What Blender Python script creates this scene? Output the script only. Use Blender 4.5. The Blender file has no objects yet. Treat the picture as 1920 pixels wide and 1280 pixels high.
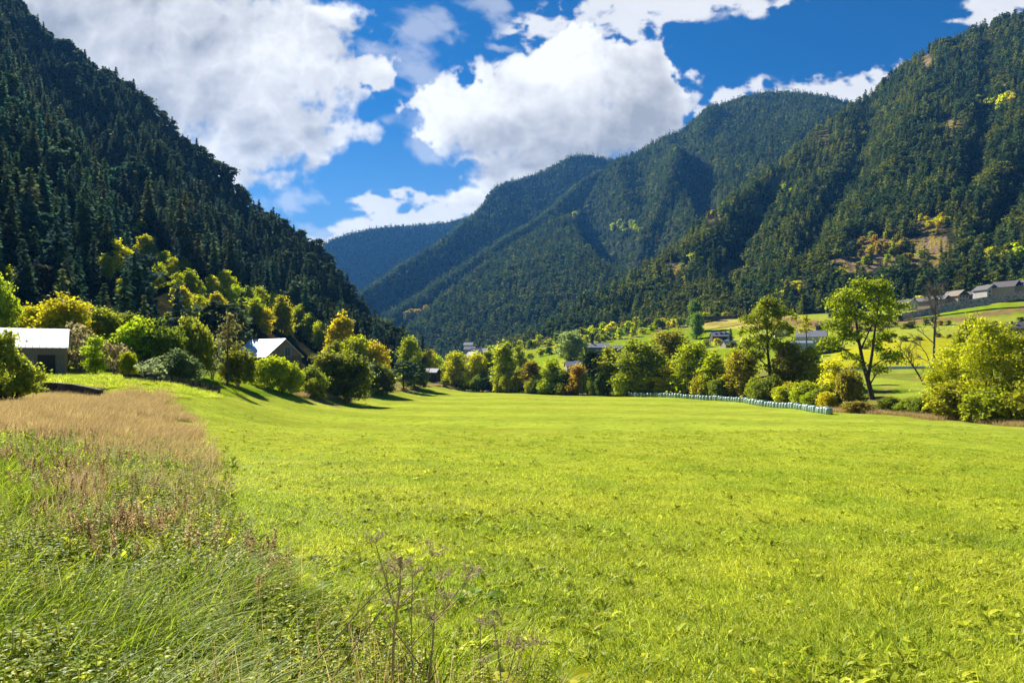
import bpy, math, random
import numpy as np
from mathutils import Vector
S = bpy.context.scene
COL = S.collection
R = math.radians
E = 12.0            # eye height above the valley datum
H, F = 680.0, 1280.0  # horizon row and focal length of the 1920 px photograph
SUN_AZ, SUN_EL = -33.0, 36.0   # to the left of the view, ahead of the camera

def P(px, py, D):
    return np.array([(px-960)/F*D, D, E+(H-py)/F*D])
def to_px(p):
    p = np.asarray(p, float)
    return 960+F*p[..., 0]/p[..., 1], H-F*(p[..., 2]-E)/p[..., 1]

# ------------------------------------------------------------------ noise
def _hash(i, j, k):
    h = (i*374761393 + j*668265263 + k*2147483647) & 0xffffffff
    h = ((h ^ (h >> 13))*1274126177) & 0xffffffff
    return ((h ^ (h >> 16)) & 0xffffff)/float(0xffffff)
def vnoise(x, y, seed=0):
    x = np.asarray(x, float); y = np.asarray(y, float)
    i = np.floor(x).astype(np.int64); j = np.floor(y).astype(np.int64)
    fx = x-i; fy = y-j
    fx = fx*fx*(3-2*fx); fy = fy*fy*(3-2*fy)
    a = _hash(i, j, seed); b = _hash(i+1, j, seed); c = _hash(i, j+1, seed); d = _hash(i+1, j+1, seed)
    return (a*(1-fx)+b*fx)*(1-fy)+(c*(1-fx)+d*fx)*fy
def fbm(x, y, seed=0, o=4):
    s = 0; a = .5; t = 0
    for n in range(o):
        s = s+a*vnoise(x*2**n, y*2**n, seed+n*17); t += a; a *= .5
    return s/t
def sstep(a, b, x):
    t = np.clip((x-a)/(b-a), 0, 1); return t*t*(3-2*t)

# ------------------------------------------------------------------ mesh builder
class MB:
    def __init__(s):
        s.v = []; s.f = []; s.n = 0
    def add(s, v, f, mat=0, rnd=0.5):
        v = np.asarray(v, float).reshape(-1, 3); f = np.asarray(f, np.int64)
        r = np.broadcast_to(np.asarray(rnd, float), (len(f),)).copy()
        s.v.append(v); s.f.append((f+s.n, mat, r)); s.n += len(v)
    def box(s, lo, hi, mat=0, rnd=.5):
        x0, y0, z0 = lo; x1, y1, z1 = hi
        v = [(x0, y0, z0), (x1, y0, z0), (x1, y1, z0), (x0, y1, z0), (x0, y0, z1), (x1, y0, z1), (x1, y1, z1), (x0, y1, z1)]
        s.add(v, [(0, 3, 2, 1), (4, 5, 6, 7), (0, 1, 5, 4), (1, 2, 6, 5), (2, 3, 7, 6), (3, 0, 4, 7)], mat, rnd)
    def prism(s, poly, axis_vec, mat=0, rnd=.5):
        a = np.asarray(poly, float); b = a+np.asarray(axis_vec, float); n = len(a)
        s.add(np.vstack([a, b]), [[i, (i+1) % n, n+(i+1) % n, n+i] for i in range(n)], mat, rnd)
        for k, q in ((0, list(range(n))[::-1]), (n, list(range(n)))):
            s.add(a if k == 0 else b, [q], mat, rnd)
    def tube(s, pts, rad, k=6, mat=0, rnd=.5, cap=True):
        pts = np.asarray(pts, float); n = len(pts)
        rad = np.broadcast_to(np.asarray(rad, float), (n,))
        t = np.gradient(pts, axis=0); t /= np.linalg.norm(t, axis=1)[:, None]+1e-9
        ref = np.array([1., 0, 0]) if abs(t[0][0]) < .8 else np.array([0, 1., 0])
        u = np.cross(t, ref); u /= np.linalg.norm(u, axis=1)[:, None]+1e-9
        w = np.cross(t, u)
        a = np.linspace(0, 2*np.pi, k, endpoint=False)
        v = pts[:, None]+rad[:, None, None]*(np.cos(a)[None, :, None]*u[:, None]+np.sin(a)[None, :, None]*w[:, None])
        f = [[i*k+j, i*k+(j+1) % k, (i+1)*k+(j+1) % k, (i+1)*k+j] for i in range(n-1) for j in range(k)]
        s.add(v, f, mat, rnd)
        if cap:
            s.add(v[-1], [list(range(k))], mat, rnd)
    def quads(s, c, nrm, size, aspect=1.0, rnd=.5, mat=0, rng=None, diamond=False, axis=None):
        c = np.asarray(c, float); n = len(c)
        nrm = nrm/(np.linalg.norm(nrm, axis=1)[:, None]+1e-9)
        r = rng.normal(size=(n, 3)) if axis is None else axis
        u = np.cross(nrm, r); u /= np.linalg.norm(u, axis=1)[:, None]+1e-9
        w = np.cross(nrm, u)
        if axis is not None: u, w = w, u
        size = np.broadcast_to(np.asarray(size, float), (n,))[:, None]
        a = u*size*.5; b = w*size*.5*aspect
        v = np.stack([c-a, c-b, c+a, c+b], 1) if diamond else np.stack([c-a-b, c+a-b, c+a+b, c-a+b], 1)
        s.add(v.reshape(-1, 3), np.arange(4*n).reshape(n, 4), mat, rnd)
    def mesh(s, name, mats, smooth=False):
        me = bpy.data.meshes.new(name)
        v = np.vstack(s.v); loops = []; starts = []; tot = []; mi = []; rn = []; p = 0
        for f, m, r in s.f:
            k = f.shape[1]; loops.append(f.ravel()); starts.append(p+np.arange(len(f))*k); tot.append(np.full(len(f), k))
            p += f.size; mi.append(np.full(len(f), m)); rn.append(r)
        loops = np.concatenate(loops); starts = np.concatenate(starts); mi = np.concatenate(mi); rn = np.concatenate(rn)
        me.vertices.add(len(v)); me.vertices.foreach_set('co', v.ravel().astype(np.float32))
        me.loops.add(len(loops)); me.loops.foreach_set('vertex_index', loops.astype(np.int32))
        me.polygons.add(len(starts)); me.polygons.foreach_set('loop_start', starts.astype(np.int32))
        me.polygons.foreach_set('material_index', mi.astype(np.int32))
        me.polygons.foreach_set('use_smooth', np.full(len(starts), bool(smooth)))
        at = me.attributes.new('rnd', 'FLOAT', 'FACE'); at.data.foreach_set('value', rn.astype(np.float32))
        for m in mats: me.materials.append(m)
        me.update(calc_edges=True); me.validate()
        return me
    def build(s, name, mats, parent=None, smooth=False, link=True):
        if not isinstance(mats, (list, tuple)): mats = [mats]
        o = bpy.data.objects.new(name, s.mesh(name, mats, smooth))
        if link: COL.objects.link(o)
        if parent is not None: o.parent = parent
        return o

def tag(o, label=None, cat=None, group=None, kind=None):
    if label: o['label'] = label
    if cat: o['category'] = cat
    if group: o['group'] = group
    if kind: o['kind'] = kind
    return o
def empty(name, loc, rz=0):
    o = bpy.data.objects.new(name, None); COL.objects.link(o)
    o.location = [float(c) for c in loc]; o.rotation_euler = (0, 0, rz); o.empty_display_size = .5
    return o

# ------------------------------------------------------------------ materials
class NT:
    def __init__(s, tree): s.t = tree; s.t.nodes.clear()
    def n(s, kind, **kw):
        nd = s.t.nodes.new(kind); ins = kw.pop('ins', {})
        for k, v in kw.items(): setattr(nd, k, v)
        for k, v in ins.items(): s.set(nd.inputs[k], v)
        return nd
    def set(s, sock, v):
        if isinstance(v, bpy.types.NodeSocket): s.t.links.new(v, sock)
        elif isinstance(v, bpy.types.Node): s.t.links.new(v.outputs[0], sock)
        else:
            if hasattr(sock.default_value, '__len__') and len(sock.default_value) == 4 and len(v) == 3: v = (*v, 1)
            sock.default_value = v
    def m(s, op, a, b=0.0, c=0.0, clamp=False):
        nd = s.t.nodes.new('ShaderNodeMath'); nd.operation = op; nd.use_clamp = clamp
        for i, v in enumerate((a, b, c)): s.set(nd.inputs[i], v)
        return nd.outputs[0]
    def mix(s, fac, a, b, blend='MIX', clamp=False):
        nd = s.t.nodes.new('ShaderNodeMix'); nd.data_type = 'RGBA'; nd.blend_type = blend; nd.clamp_result = clamp
        s.set(nd.inputs[0], fac); s.set(nd.inputs[6], a); s.set(nd.inputs[7], b)
        return nd.outputs[2]
    def ramp(s, fac, *stops):
        nd = s.t.nodes.new('ShaderNodeMapRange'); nd.interpolation_type = 'SMOOTHSTEP'
        s.set(nd.inputs[0], fac)
        for i, v in enumerate(stops): nd.inputs[1+i].default_value = v
        return nd.outputs[0]
    def noise(s, vec, scale, detail=4, rough=.55, dist=0, out=0):
        nd = s.n('ShaderNodeTexNoise', ins={'Scale': scale, 'Detail': detail, 'Roughness': rough, 'Distortion': dist})
        if vec is not None: s.set(nd.inputs['Vector'], vec)
        return nd.outputs[out]
def new_mat(name):
    m = bpy.data.materials.new(name); m.use_nodes = True
    return m, NT(m.node_tree)
def out(nt, shader):
    o = nt.n('ShaderNodeOutputMaterial'); nt.set(o.inputs[0], shader); return o

def leaf_mat(name, base, alt, transl=.45, gloss=.06, rough=.45, inst=.25, use_obj=False, tcol=None, nscale=.0):
    """foliage: colour between base and alt per leaf, part of the light passes through the leaf"""
    m, nt = new_mat(name)
    at = nt.n('ShaderNodeAttribute', attribute_name='rnd').outputs['Fac']
    oi = nt.n('ShaderNodeObjectInfo')
    f = at
    if nscale:
        g = nt.n('ShaderNodeNewGeometry').outputs['Position']
        f = nt.m('ADD', nt.m('MULTIPLY', at, .5), nt.m('MULTIPLY', nt.ramp(nt.noise(g, nscale, 3), .3, .7, 0, 1), .5))
    c = nt.mix(f, base, alt)
    if use_obj: c = nt.mix(1.0, c, oi.outputs['Color'], 'MULTIPLY')
    v = nt.m('MULTIPLY_ADD', oi.outputs['Random'], 2*inst, 1-inst)
    v = nt.m('MULTIPLY', v, nt.m('MULTIPLY_ADD', at, .5, .75))
    c = nt.mix(1.0, c, nt.n('ShaderNodeCombineColor', ins={0: v, 1: v, 2: v}), 'MULTIPLY')
    d = nt.n('ShaderNodeBsdfDiffuse', ins={0: c})
    tc = c if tcol is None else nt.mix(1.0, c, tcol, 'MULTIPLY')
    t = nt.n('ShaderNodeBsdfTranslucent', ins={0: tc})
    s = nt.n('ShaderNodeMixShader', ins={0: transl, 1: d, 2: t})
    if gloss:
        gl = nt.n('ShaderNodeBsdfGlossy', ins={'Color': (.9, .9, .9), 'Roughness': rough})
        s = nt.n('ShaderNodeMixShader', ins={0: gloss, 1: s, 2: gl})
    out(nt, s); return m

def solid(name, col, rough=.8, var=.25, scale=3.0, spec=.3, col2=None, bump=0.0, metallic=0.0, stretch=None):
    m, nt = new_mat(name)
    tc = nt.n('ShaderNodeTexCoord').outputs['Object']
    if stretch: tc = nt.n('ShaderNodeMapping', ins={0: tc, 3: stretch}).outputs[0]
    nz = nt.noise(tc, scale, 6, .65)
    c = nt.mix(nt.ramp(nz, .25, .75, 0, 1), [x*(1-var) for x in col], col2 or [min(1, x*(1+var)) for x in col])
    b = nt.n('ShaderNodeBsdfPrincipled', ins={'Base Color': c, 'Roughness': rough, 'Metallic': metallic, 'Specular IOR Level': spec})
    if bump:
        bp = nt.n('ShaderNodeBump', ins={'Strength': bump, 'Distance': .05, 'Height': nz}); nt.set(b.inputs['Normal'], bp)
    out(nt, b); return m

# ------------------------------------------------------------------ instancing for the uncountable stuff
_trees = {}
def scatter(name, pts, rot, scl, idx, protos, label, cat, tilt=None):
    key = name+'_kinds'
    pc = bpy.data.collections.new(key)
    for i, p in enumerate(protos):
        o = bpy.data.objects.new('%s_%02d' % (key, i), p); pc.objects.link(o)
    me = bpy.data.meshes.new(name); n = len(pts)
    me.vertices.add(n); me.vertices.foreach_set('co', np.asarray(pts, np.float32).ravel())
    rv = np.zeros((n, 3), np.float32); rv[:, 2] = rot
    if tilt is not None: rv[:, 0] = tilt[:, 0]; rv[:, 1] = tilt[:, 1]
    a = me.attributes.new('rotv', 'FLOAT_VECTOR', 'POINT'); a.data.foreach_set('vector', rv.ravel())
    sv = np.asarray(scl, np.float32)
    if sv.ndim == 1: sv = np.stack([sv, sv, sv], 1)
    a = me.attributes.new('sclv', 'FLOAT_VECTOR', 'POINT'); a.data.foreach_set('vector', np.ascontiguousarray(sv).ravel())
    a = me.attributes.new('kidx', 'INT', 'POINT'); a.data.foreach_set('value', np.asarray(idx, np.int32))
    o = bpy.data.objects.new(name, me); COL.objects.link(o)
    g = bpy.data.node_groups.new(name+'_scatter', 'GeometryNodeTree')
    g.interface.new_socket('Geometry', in_out='INPUT', socket_type='NodeSocketGeometry')
    g.interface.new_socket('Geometry', in_out='OUTPUT', socket_type='NodeSocketGeometry')
    N = g.nodes; L = g.links
    gi = N.new('NodeGroupInput'); go = N.new('NodeGroupOutput')
    ci = N.new('GeometryNodeCollectionInfo'); ci.inputs['Collection'].default_value = pc
    ci.inputs['Separate Children'].default_value = True; ci.inputs['Reset Children'].default_value = True
    io = N.new('GeometryNodeInstanceOnPoints'); io.inputs['Pick Instance'].default_value = True
    def att(nm, typ):
        x = N.new('GeometryNodeInputNamedAttribute'); x.data_type = typ; x.inputs['Name'].default_value = nm; return x.outputs[0]
    L.new(gi.outputs[0], io.inputs['Points']); L.new(ci.outputs[0], io.inputs['Instance'])
    L.new(att('kidx', 'INT'), io.inputs['Instance Index'])
    L.new(att('rotv', 'FLOAT_VECTOR'), io.inputs['Rotation']); L.new(att('sclv', 'FLOAT_VECTOR'), io.inputs['Scale'])
    L.new(io.outputs[0], go.inputs[0])
    md = o.modifiers.new('scatter', 'NODES'); md.node_group = g
    tag(o, label, cat, kind='stuff')
    return o

# ------------------------------------------------------------------ camera, sun, sky
cam = bpy.data.cameras.new('camera'); co = bpy.data.objects.new('camera', cam); COL.objects.link(co)
co.location = (0, 0, E); co.rotation_euler = (R(90), 0, 0)
cam.lens = 24; cam.sensor_width = 36; cam.shift_y = (H-640)/1920; cam.clip_start = .05; cam.clip_end = 30000
S.camera = co
sd = np.array([math.sin(R(SUN_AZ))*math.cos(R(SUN_EL)), math.cos(R(SUN_AZ))*math.cos(R(SUN_EL)), math.sin(R(SUN_EL))])
sun = bpy.data.lights.new('sun', 'SUN'); so = bpy.data.objects.new('sun', sun); COL.objects.link(so)
sun.energy = 5.0; sun.angle = R(.5); sun.color = (1, .95, .86)
so.rotation_euler = Vector(-sd).to_track_quat('-Z', 'Y').to_euler(); so.location = (-60, 40, 60)
S.view_settings.view_transform = 'Standard'; S.view_settings.look = 'None'; S.view_settings.gamma = 1
S.view_settings.exposure = 1.3

def cloud_map():
    """cover and brightness of the clouds on the plane of directions one unit ahead (numpy, no file)"""
    k = 1.5; W_, H_ = 2218, 854
    X, Y = np.meshgrid(-700+np.arange(W_)*k, 700-np.arange(H_)*k)
    w1 = fbm(X/110, Y/110, 61, 5)-.5; w2 = fbm(X/110, Y/110, 62, 5)-.5
    v1 = fbm(X/30, Y/30, 63, 4)-.5; v2 = fbm(X/30, Y/30, 64, 4)-.5
    QX = X+w1*90+v1*26; QY = Y+w2*70+v2*26
    def field(QX, QY, blobs, k=9.):
        s = None
        for px, py, rx, ry, *a in blobs:
            t = math.radians(-a[0]) if a else 0
            dx = QX-px; dy = QY-py
            ex = (dx*math.cos(t)+dy*math.sin(t))/rx; ey = (-dx*math.sin(t)+dy*math.cos(t))/ry
            g = np.exp(k*np.clip(1-np.hypot(ex, ey), -3, 1.)); s = g if s is None else s+g
        return np.log(s)/k
    def bill(x, y, seed, o=5):
        s = 0; a = .5; t = 0
        for n in range(o):
            s = s+a*np.abs(2*vnoise(x*2**n, y*2**n, seed+n*31)-1); t += a; a *= .52
        return 1-s/t
    cum = field(QX, QY, CUMULUS)
    bl = bill(X/80+w1*.5, Y/80+w2*.5, 71, 6)
    fine = fbm(X/22, Y/22, 75, 5)-.5
    grain = fbm(X/9, Y/9, 76, 4)-.5
    d = cum+(bl-.62)*.60+fine*.32+grain*.16
    d = d-.25*sstep(-.35, .1, field(QX, QY, HOLES))*sstep(.35, .62, fbm(X/60, Y/45, 77, 4)+.1)
    dc = np.clip(d, 0, .6)
    soft = sstep(-.02, .42, d)
    edge = sstep(.0, .15, d)
    hard = sstep(-.2, .3, field(X, Y, CRISP))
    mask = soft*(1-hard)+edge*hard
    # light from the upper left, worn down by the cloud it crosses
    acc = np.zeros_like(d)
    for i, st in enumerate((8, 18, 32, 50, 74, 104)):
        sx = int(round(st*.75/k)); sy = int(round(st*.66/k))
        sh = np.zeros_like(d); sh[:-sy, sx:] = dc[sy:, :-sx]
        acc += sh*(8, 12, 16, 20, 26, 30)[i]/112
    lit = np.exp(-3.4*acc)
    relief = bill(X/95+w1*.8, Y/80+w2*.8, 81, 5)
    relief2 = fbm(X/150, Y/120, 83, 4)
    br = .36+.66*lit+(relief-.62)*.85+(relief2-.5)*.5+fine*.22+grain*.10
    br = br-.26*sstep(-.1, .5, field(QX, QY, GREYS))
    br = br+.16*sstep(-.1, .45, field(QX, QY, BRIGHTS))
    br = np.clip(br, 0, 1)
    ang = math.radians(-20)
    RX = X*math.cos(ang)-Y*math.sin(ang); RY = X*math.sin(ang)+Y*math.cos(ang)
    st = fbm(RX/70+w1, RY/34+w2, 91, 6); cell = bill(X/38+w1, Y/26+w2, 93, 4)
    wf = field(QX, QY, WISPS)
    mw = sstep(.0, .5, wf*1.0+(st-.5)*1.9+(cell-.62)*1.3)*sstep(-.25, .15, wf)*.92
    ff = field(QX, QY, FAINT)
    mf = sstep(.05, .9, ff+(st-.52)*2.0)*sstep(-.2, .3, ff)*.42
    thin = 1-(1-mw)*(1-mf)
    a = 1-(1-mask)*(1-thin)
    b = np.where(a > 1e-4, (br*mask+(.78+.2*(st-.5))*thin*(1-mask))/np.maximum(a, 1e-4), .8)
    px = np.zeros((H_, W_, 4), np.float32)
    px[..., 0] = np.clip(a, 0, 1); px[..., 1] = np.clip(b, 0, 1); px[..., 3] = 1
    im = bpy.data.images.new('cloud_cover', W_, H_, float_buffer=True); im.colorspace_settings.name = 'Non-Color'
    im.pixels.foreach_set(px.ravel()); im.update(); im.pack()
    return im, k, W_, H_
def build_sky():
    w = bpy.data.worlds.new('World'); S.world = w; w.use_nodes = True
    nt = NT(w.node_tree)
    sky = nt.n('ShaderNodeTexSky', sky_type='NISHITA', sun_disc=False, sun_elevation=R(SUN_EL), sun_rotation=R(SUN_AZ), altitude=1300, air_density=1.0, dust_density=.3, ozone_density=3.0)
    d = nt.n('ShaderNodeTexCoord').outputs['Generated']
    sp = nt.n('ShaderNodeSeparateXYZ', ins={0: d})
    yy = nt.m('MAXIMUM', sp.outputs[1], .05)
    u = nt.m('DIVIDE', sp.outputs[0], yy); v = nt.m('DIVIDE', sp.outputs[2], yy)
    im, k, W_, H_ = cloud_map()
    iu = nt.m('MULTIPLY_ADD', u, F/(k*W_), (960+700)/(k*W_)); iv = nt.m('MULTIPLY_ADD', v, F/(k*H_), (700-H)/(k*H_))
    tx = nt.n('ShaderNodeTexImage', image=im, extension='CLIP', interpolation='Cubic', ins={0: nt.n('ShaderNodeCombineXYZ', ins={0: iu, 1: iv, 2: 0.0})})
    ab = nt.n('ShaderNodeSeparateColor', ins={0: tx.outputs[0]})
    skyc = nt.mix(1.0, sky.outputs[0], SKY_TINT, 'MULTIPLY')
    skyc = nt.mix(nt.ramp(v, .05, .42, .75, 0), skyc, HORIZON)      # paler air low down
    cc = nt.mix(ab.outputs[1], CLOUD_DARK, CLOUD_LIT)
    ahead = nt.ramp(sp.outputs[1], .1, .25, 0, 1)
    c = nt.mix(nt.m('MULTIPLY', ab.outputs[0], ahead), skyc, cc)
    bg = nt.n('ShaderNodeBackground', ins={0: c, 1: SKY_STRENGTH})
    o = nt.n('ShaderNodeOutputWorld'); nt.set(o.inputs[0], bg.outputs[0])
    w.cycles.sampling_method = 'MANUAL'; w.cycles.sample_map_resolution = 512
SKY_STRENGTH = .08
SKY_TINT = (.02, .25, .44)
HORIZON = (1.35, 2.4, 3.5)
CLOUD_LIT = (5.5, 5.45, 5.35); CLOUD_DARK = (2.05, 2.12, 2.28)
CUMULUS = [(200, 80, 420, 250), (470, 120, 170, 190), (570, 50, 125, 80), (640, 25, 55, 45), (610, 150, 130, 75), (690, 145, 52, 34), (520, 250, 130, 90), (440, 310, 110, 60), (640, 225, 75, 48),
           (930, 215, 150, 90), (1010, 140, 70, 50), (1085, 115, 75, 60), (1205, 110, 60, 45), (1190, 200, 105, 110), (1060, 240, 190, 95), (970, 320, 130, 60), (890, 365, 80, 26)]
HOLES = [(640, 190, 70, 40), (660, 95, 45, 40), (500, 300, 60, 30), (880, 330, 70, 25)]
CRISP = [(950, 180, 170, 70), (1090, 110, 130, 90), (1230, 180, 80, 120), (700, 140, 70, 40), (800, 220, 60, 80)]
WISPS = [(1180, 15, 230, 66, 12), (1380, 5, 90, 34), (1605, 158, 175, 36, 10), (1350, 192, 110, 24, 24), (1860, 25, 90, 40, 20), (820, 405, 190, 34, 15), (690, 440, 160, 26, 10), (740, 385, 70, 26)]
FAINT = [(770, 60, 100, 60, 30), (850, 85, 50, 24), (905, 20, 80, 30), (790, 190, 80, 90), (600, 445, 140, 36), (545, 385, 90, 36), (820, 270, 70, 50)]
GREYS = [(180, 120, 330, 190), (980, 290, 150, 60), (1190, 230, 90, 90), (1000, 230, 90, 40)]
BRIGHTS = [(560, 130, 140, 110), (900, 200, 90, 60), (1060, 130, 90, 60), (1060, 240, 60, 50), (470, 330, 90, 50)]
build_sky()
# ------------------------------------------------------------------ ground: one sheet, interpolated through surveyed points (column, depth, height over eye)
CTRL = []
def row(D, *pairs):           # at depth D: (px, z below eye)
    for px, z in pairs: CTRL.append((px, D, z))
row(1.5, (-1500, -1.8), (0, -1.8), (960, -1.85), (1900, -1.9), (3400, -1.9))
row(4, (-1500, -1.9), (-200, -1.9), (300, -1.92), (700, -1.97), (960, -2.0), (1900, -2.05), (3400, -2.1))
row(8, (-1500, -2.0), (0, -2.05), (300, -2.1), (700, -2.3), (960, -2.4), (1900, -2.5), (3400, -2.6))
row(15, (-1500, -2.1), (0, -2.2), (300, -2.5), (500, -2.8), (700, -2.9), (960, -2.95), (1900, -3.1), (3400, -3.3))
row(30, (-1500, -2.0), (-200, -2.1), (0, -2.45), (200, -2.8), (395, -3.7), (700, -3.9), (960, -3.95), (1300, -4.0), (1900, -4.2), (3400, -4.6))
row(44, (0, -2.75), (200, -2.9), (330, -3.6), (500, -4.5))
row(58, (-1500, -1.2), (-200, -1.9), (0, -2.55), (190, -2.65), (320, -2.9), (420, -4.0), (500, -5.1), (700, -5.8), (960, -5.9), (1300, -5.9), (1900, -6.35), (3400, -7.0))
row(66, (-200, -1.2), (60, -1.45), (200, -1.7), (320, -2.3))
row(84, (-1500, 0), (-200, -.9), (60, -1.3), (200, -1.5), (330, -2.3), (420, -4.2), (500, -5.8), (700, -7.1), (960, -7.2), (1300, -7.2), (1700, -7.5), (1900, -8.1), (2400, -9), (3400, -10))
row(104, (0, 0.2), (200, -.8), (330, -1.8), (430, -3.7), (500, -6.1), (560, -7.0), (700, -8.1), (960, -8.2), (1400, -8.2), (1740, -8.7), (1920, -9.0))
row(122, (-200, 2.5), (200, .7), (430, -3.2), (500, -5.0), (580, -7.4), (700, -8.8), (960, -8.9), (1300, -8.85), (1560, -8.9), (1700, -8.3), (1920, -7.8))
row(150, (300, -.3), (430, -1.9), (520, -3.9), (600, -6.8), (650, -9.0), (760, -9.5), (960, -9.6), (1300, -9.5), (1450, -9.4), (1600, -7.2), (1750, -6.0), (1920, -6.0), (2400, -6))
row(180, (500, -2.2), (600, -5.6), (680, -8.6), (760, -10.0), (960, -10.1), (1200, -10.0), (1340, -9.9), (1500, -7), (1700, -4.6), (1920, -4.4))
row(220, (600, -3.4), (690, -6.5), (760, -10.2), (960, -10.8), (1170, -10.8), (1300, -9), (1480, -4.5), (1700, -2.4), (1920, -2.2), (2600, 0))
row(260, (700, -6.0), (770, -9.6), (860, -11.6), (960, -11.7), (1080, -11.3), (1200, -8.5), (1450, -2), (1700, 1.0), (1920, 2.5))
row(310, (760, -6.3), (805, -6.1), (840, -11.0), (900, -12.6), (980, -11), (1100, -7), (1300, -1.5), (1500, 2), (1700, 9.5), (1920, 12))
row(380, (700, -4), (800, -6), (900, -12), (1000, -7), (1120, 3), (1300, 5.5), (1500, 11), (1700, 19), (1920, 27), (2400, 36))
row(450, (600, -3), (880, -9), (1000, 0), (1120, 8.5), (1300, 12), (1420, 20), (1500, 25), (1700, 33), (1800, 38), (1920, 45), (2400, 60))
row(560, (880, -5), (1000, 9), (1120, 19), (1250, 28), (1350, 34), (1500, 42), (1700, 50), (1920, 58))
row(700, (600, 0), (880, 2), (1000, 19), (1150, 32), (1300, 48), (1500, 60), (1920, 70), (3400, 100))
row(1000, (-1500, 5), (600, 5), (900, 8), (1100, 20), (1920, 60), (3400, 80))
row(6500, (-1500, 0), (960, 0), (3400, 0))
CTRL = np.array(CTRL)
_cx = np.stack([CTRL[:, 0]/420, np.log(CTRL[:, 1])*1.35], 1)
def _tps(r2): return np.where(r2 > 1e-12, .5*r2*np.log(r2+1e-12), 0)
_cv = -CTRL[:, 2]/CTRL[:, 1]*np.minimum(CTRL[:, 1], 40)/10      # smooth measure of the drop
_n = len(CTRL)
_A = np.zeros((_n+3, _n+3))
_A[:_n, :_n] = _tps(((_cx[:, None]-_cx[None])**2).sum(-1))+np.eye(_n)*2e-4
_A[:_n, _n:] = np.c_[np.ones(_n), _cx]; _A[_n:, :_n] = _A[:_n, _n:].T
_w = np.linalg.solve(_A, np.r_[_cv, 0, 0, 0])
def ground_z(px, D):
    px = np.asarray(px, float); D = np.asarray(D, float); sh = np.broadcast(px, D).shape
    px = np.broadcast_to(px, sh).ravel(); D = np.broadcast_to(D, sh).ravel()
    Dc = np.clip(D, 1.5, 6500)
    q = np.stack([np.clip(px, -1500, 3400)/420, np.log(Dc)*1.35], 1)
    v = np.empty(len(q))
    for i in range(0, len(q), 40000):
        s = q[i:i+40000]
        v[i:i+40000] = _tps(((s[:, None]-_cx[None])**2).sum(-1))@_w[:_n]+_w[_n]+s@_w[_n+1:]
    z = -v*10/np.minimum(Dc, 40)*Dc
    x = (px-960)/F*D
    # terrace edge below the barn and its dark dry-stone face
    t = sstep(61.5, 60.2, D)*sstep(215, 185, px)*sstep(40, 70, px)
    z = z-.55*t*sstep(50, 58, D)
    z = z+(fbm(x/9, D/9, 5)-.5)*.35*sstep(6, 40, D)+(fbm(x/2.1, D/2.1, 9)-.5)*.10
    return (z+E).reshape(sh)
def G(px, D):      # point on the ground
    px = np.asarray(px, float)
    return np.stack(np.broadcast_arrays((px-960)/F*D, D, ground_z(px, D)), -1)
def Gxy(x, y):
    px = 960+F*np.asarray(x, float)/np.asarray(y, float)
    return G(px, np.asarray(y, float))

def grid_mesh(name, V, mats, col=None, smooth=True):
    nr, nc = V.shape[:2]
    i = np.arange(nr*nc).reshape(nr, nc)
    f = np.stack([i[:-1, :-1], i[:-1, 1:], i[1:, 1:], i[1:, :-1]], -1).reshape(-1, 4)
    b = MB(); b.add(V.reshape(-1, 3), f); me = b.mesh(name, mats, smooth)
    if col is not None:
        a = me.attributes.new('tone', 'FLOAT_COLOR', 'POINT')
        c = np.ones((nr*nc, 4), np.float32); c[:, :3] = col.reshape(-1, 3); a.data.foreach_set('color', c.ravel())
    o = bpy.data.objects.new(name, me); COL.objects.link(o); return o

MEADOW = np.array((.265, .318, .032)); MEADOW2 = np.array((.305, .33, .036)); FIELD = np.array((.20, .27, .012))
TAN = np.array((.36, .28, .11)); BROWN = np.array((.16, .10, .045)); SOIL = np.array((.045, .035, .022)); LUSH = np.array((.13, .21, .012))
HAY = np.array((.42, .36, .075))
def in_poly(px, py, poly):
    r = np.zeros(px.shape, bool); n = len(poly)
    for i in range(n):
        x0, y0 = poly[i]; x1, y1 = poly[(i+1) % n]
        c = ((y0 > py) != (y1 > py)) & (px < (x1-x0)*(py-y0)/(y1-y0+1e-9)+x0)
        r ^= c
    return r
def near_line(px, py, pts):      # distance in px to a polyline
    d = np.full(px.shape, 1e9)
    for (x0, y0), (x1, y1) in zip(pts[:-1], pts[1:]):
        dx, dy = x1-x0, y1-y0
        t = np.clip(((px-x0)*dx+(py-y0)*dy)/(dx*dx+dy*dy+1e-9), 0, 1)
        d = np.minimum(d, np.hypot(px-x0-t*dx, py-y0-t*dy))
    return d
MEADOW_EDGE = [(-2000, 60), (300, 60), (330, 62), (420, 84), (500, 112), (600, 140), (660, 158), (720, 205), (780, 262), (840, 296), (900, 292), (960, 270), (1040, 252), (1110, 236), (1200, 216), (1300, 191), (1400, 165), (1500, 137), (1560, 122), (1700, 110), (1740, 104), (1920, 90), (2400, 75), (3400, 60)]
def meadow_edge(px): return np.interp(px, [p[0] for p in MEADOW_EDGE], [p[1] for p in MEADOW_EDGE])
DRY = [(-600, 742), (40, 742), (190, 735), (230, 722), (300, 728), (340, 760), (375, 795), (400, 842), (388, 880), (372, 905), (330, 882), (270, 865), (190, 862), (110, 840), (60, 815), (0, 800), (-600, 800)]

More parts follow.
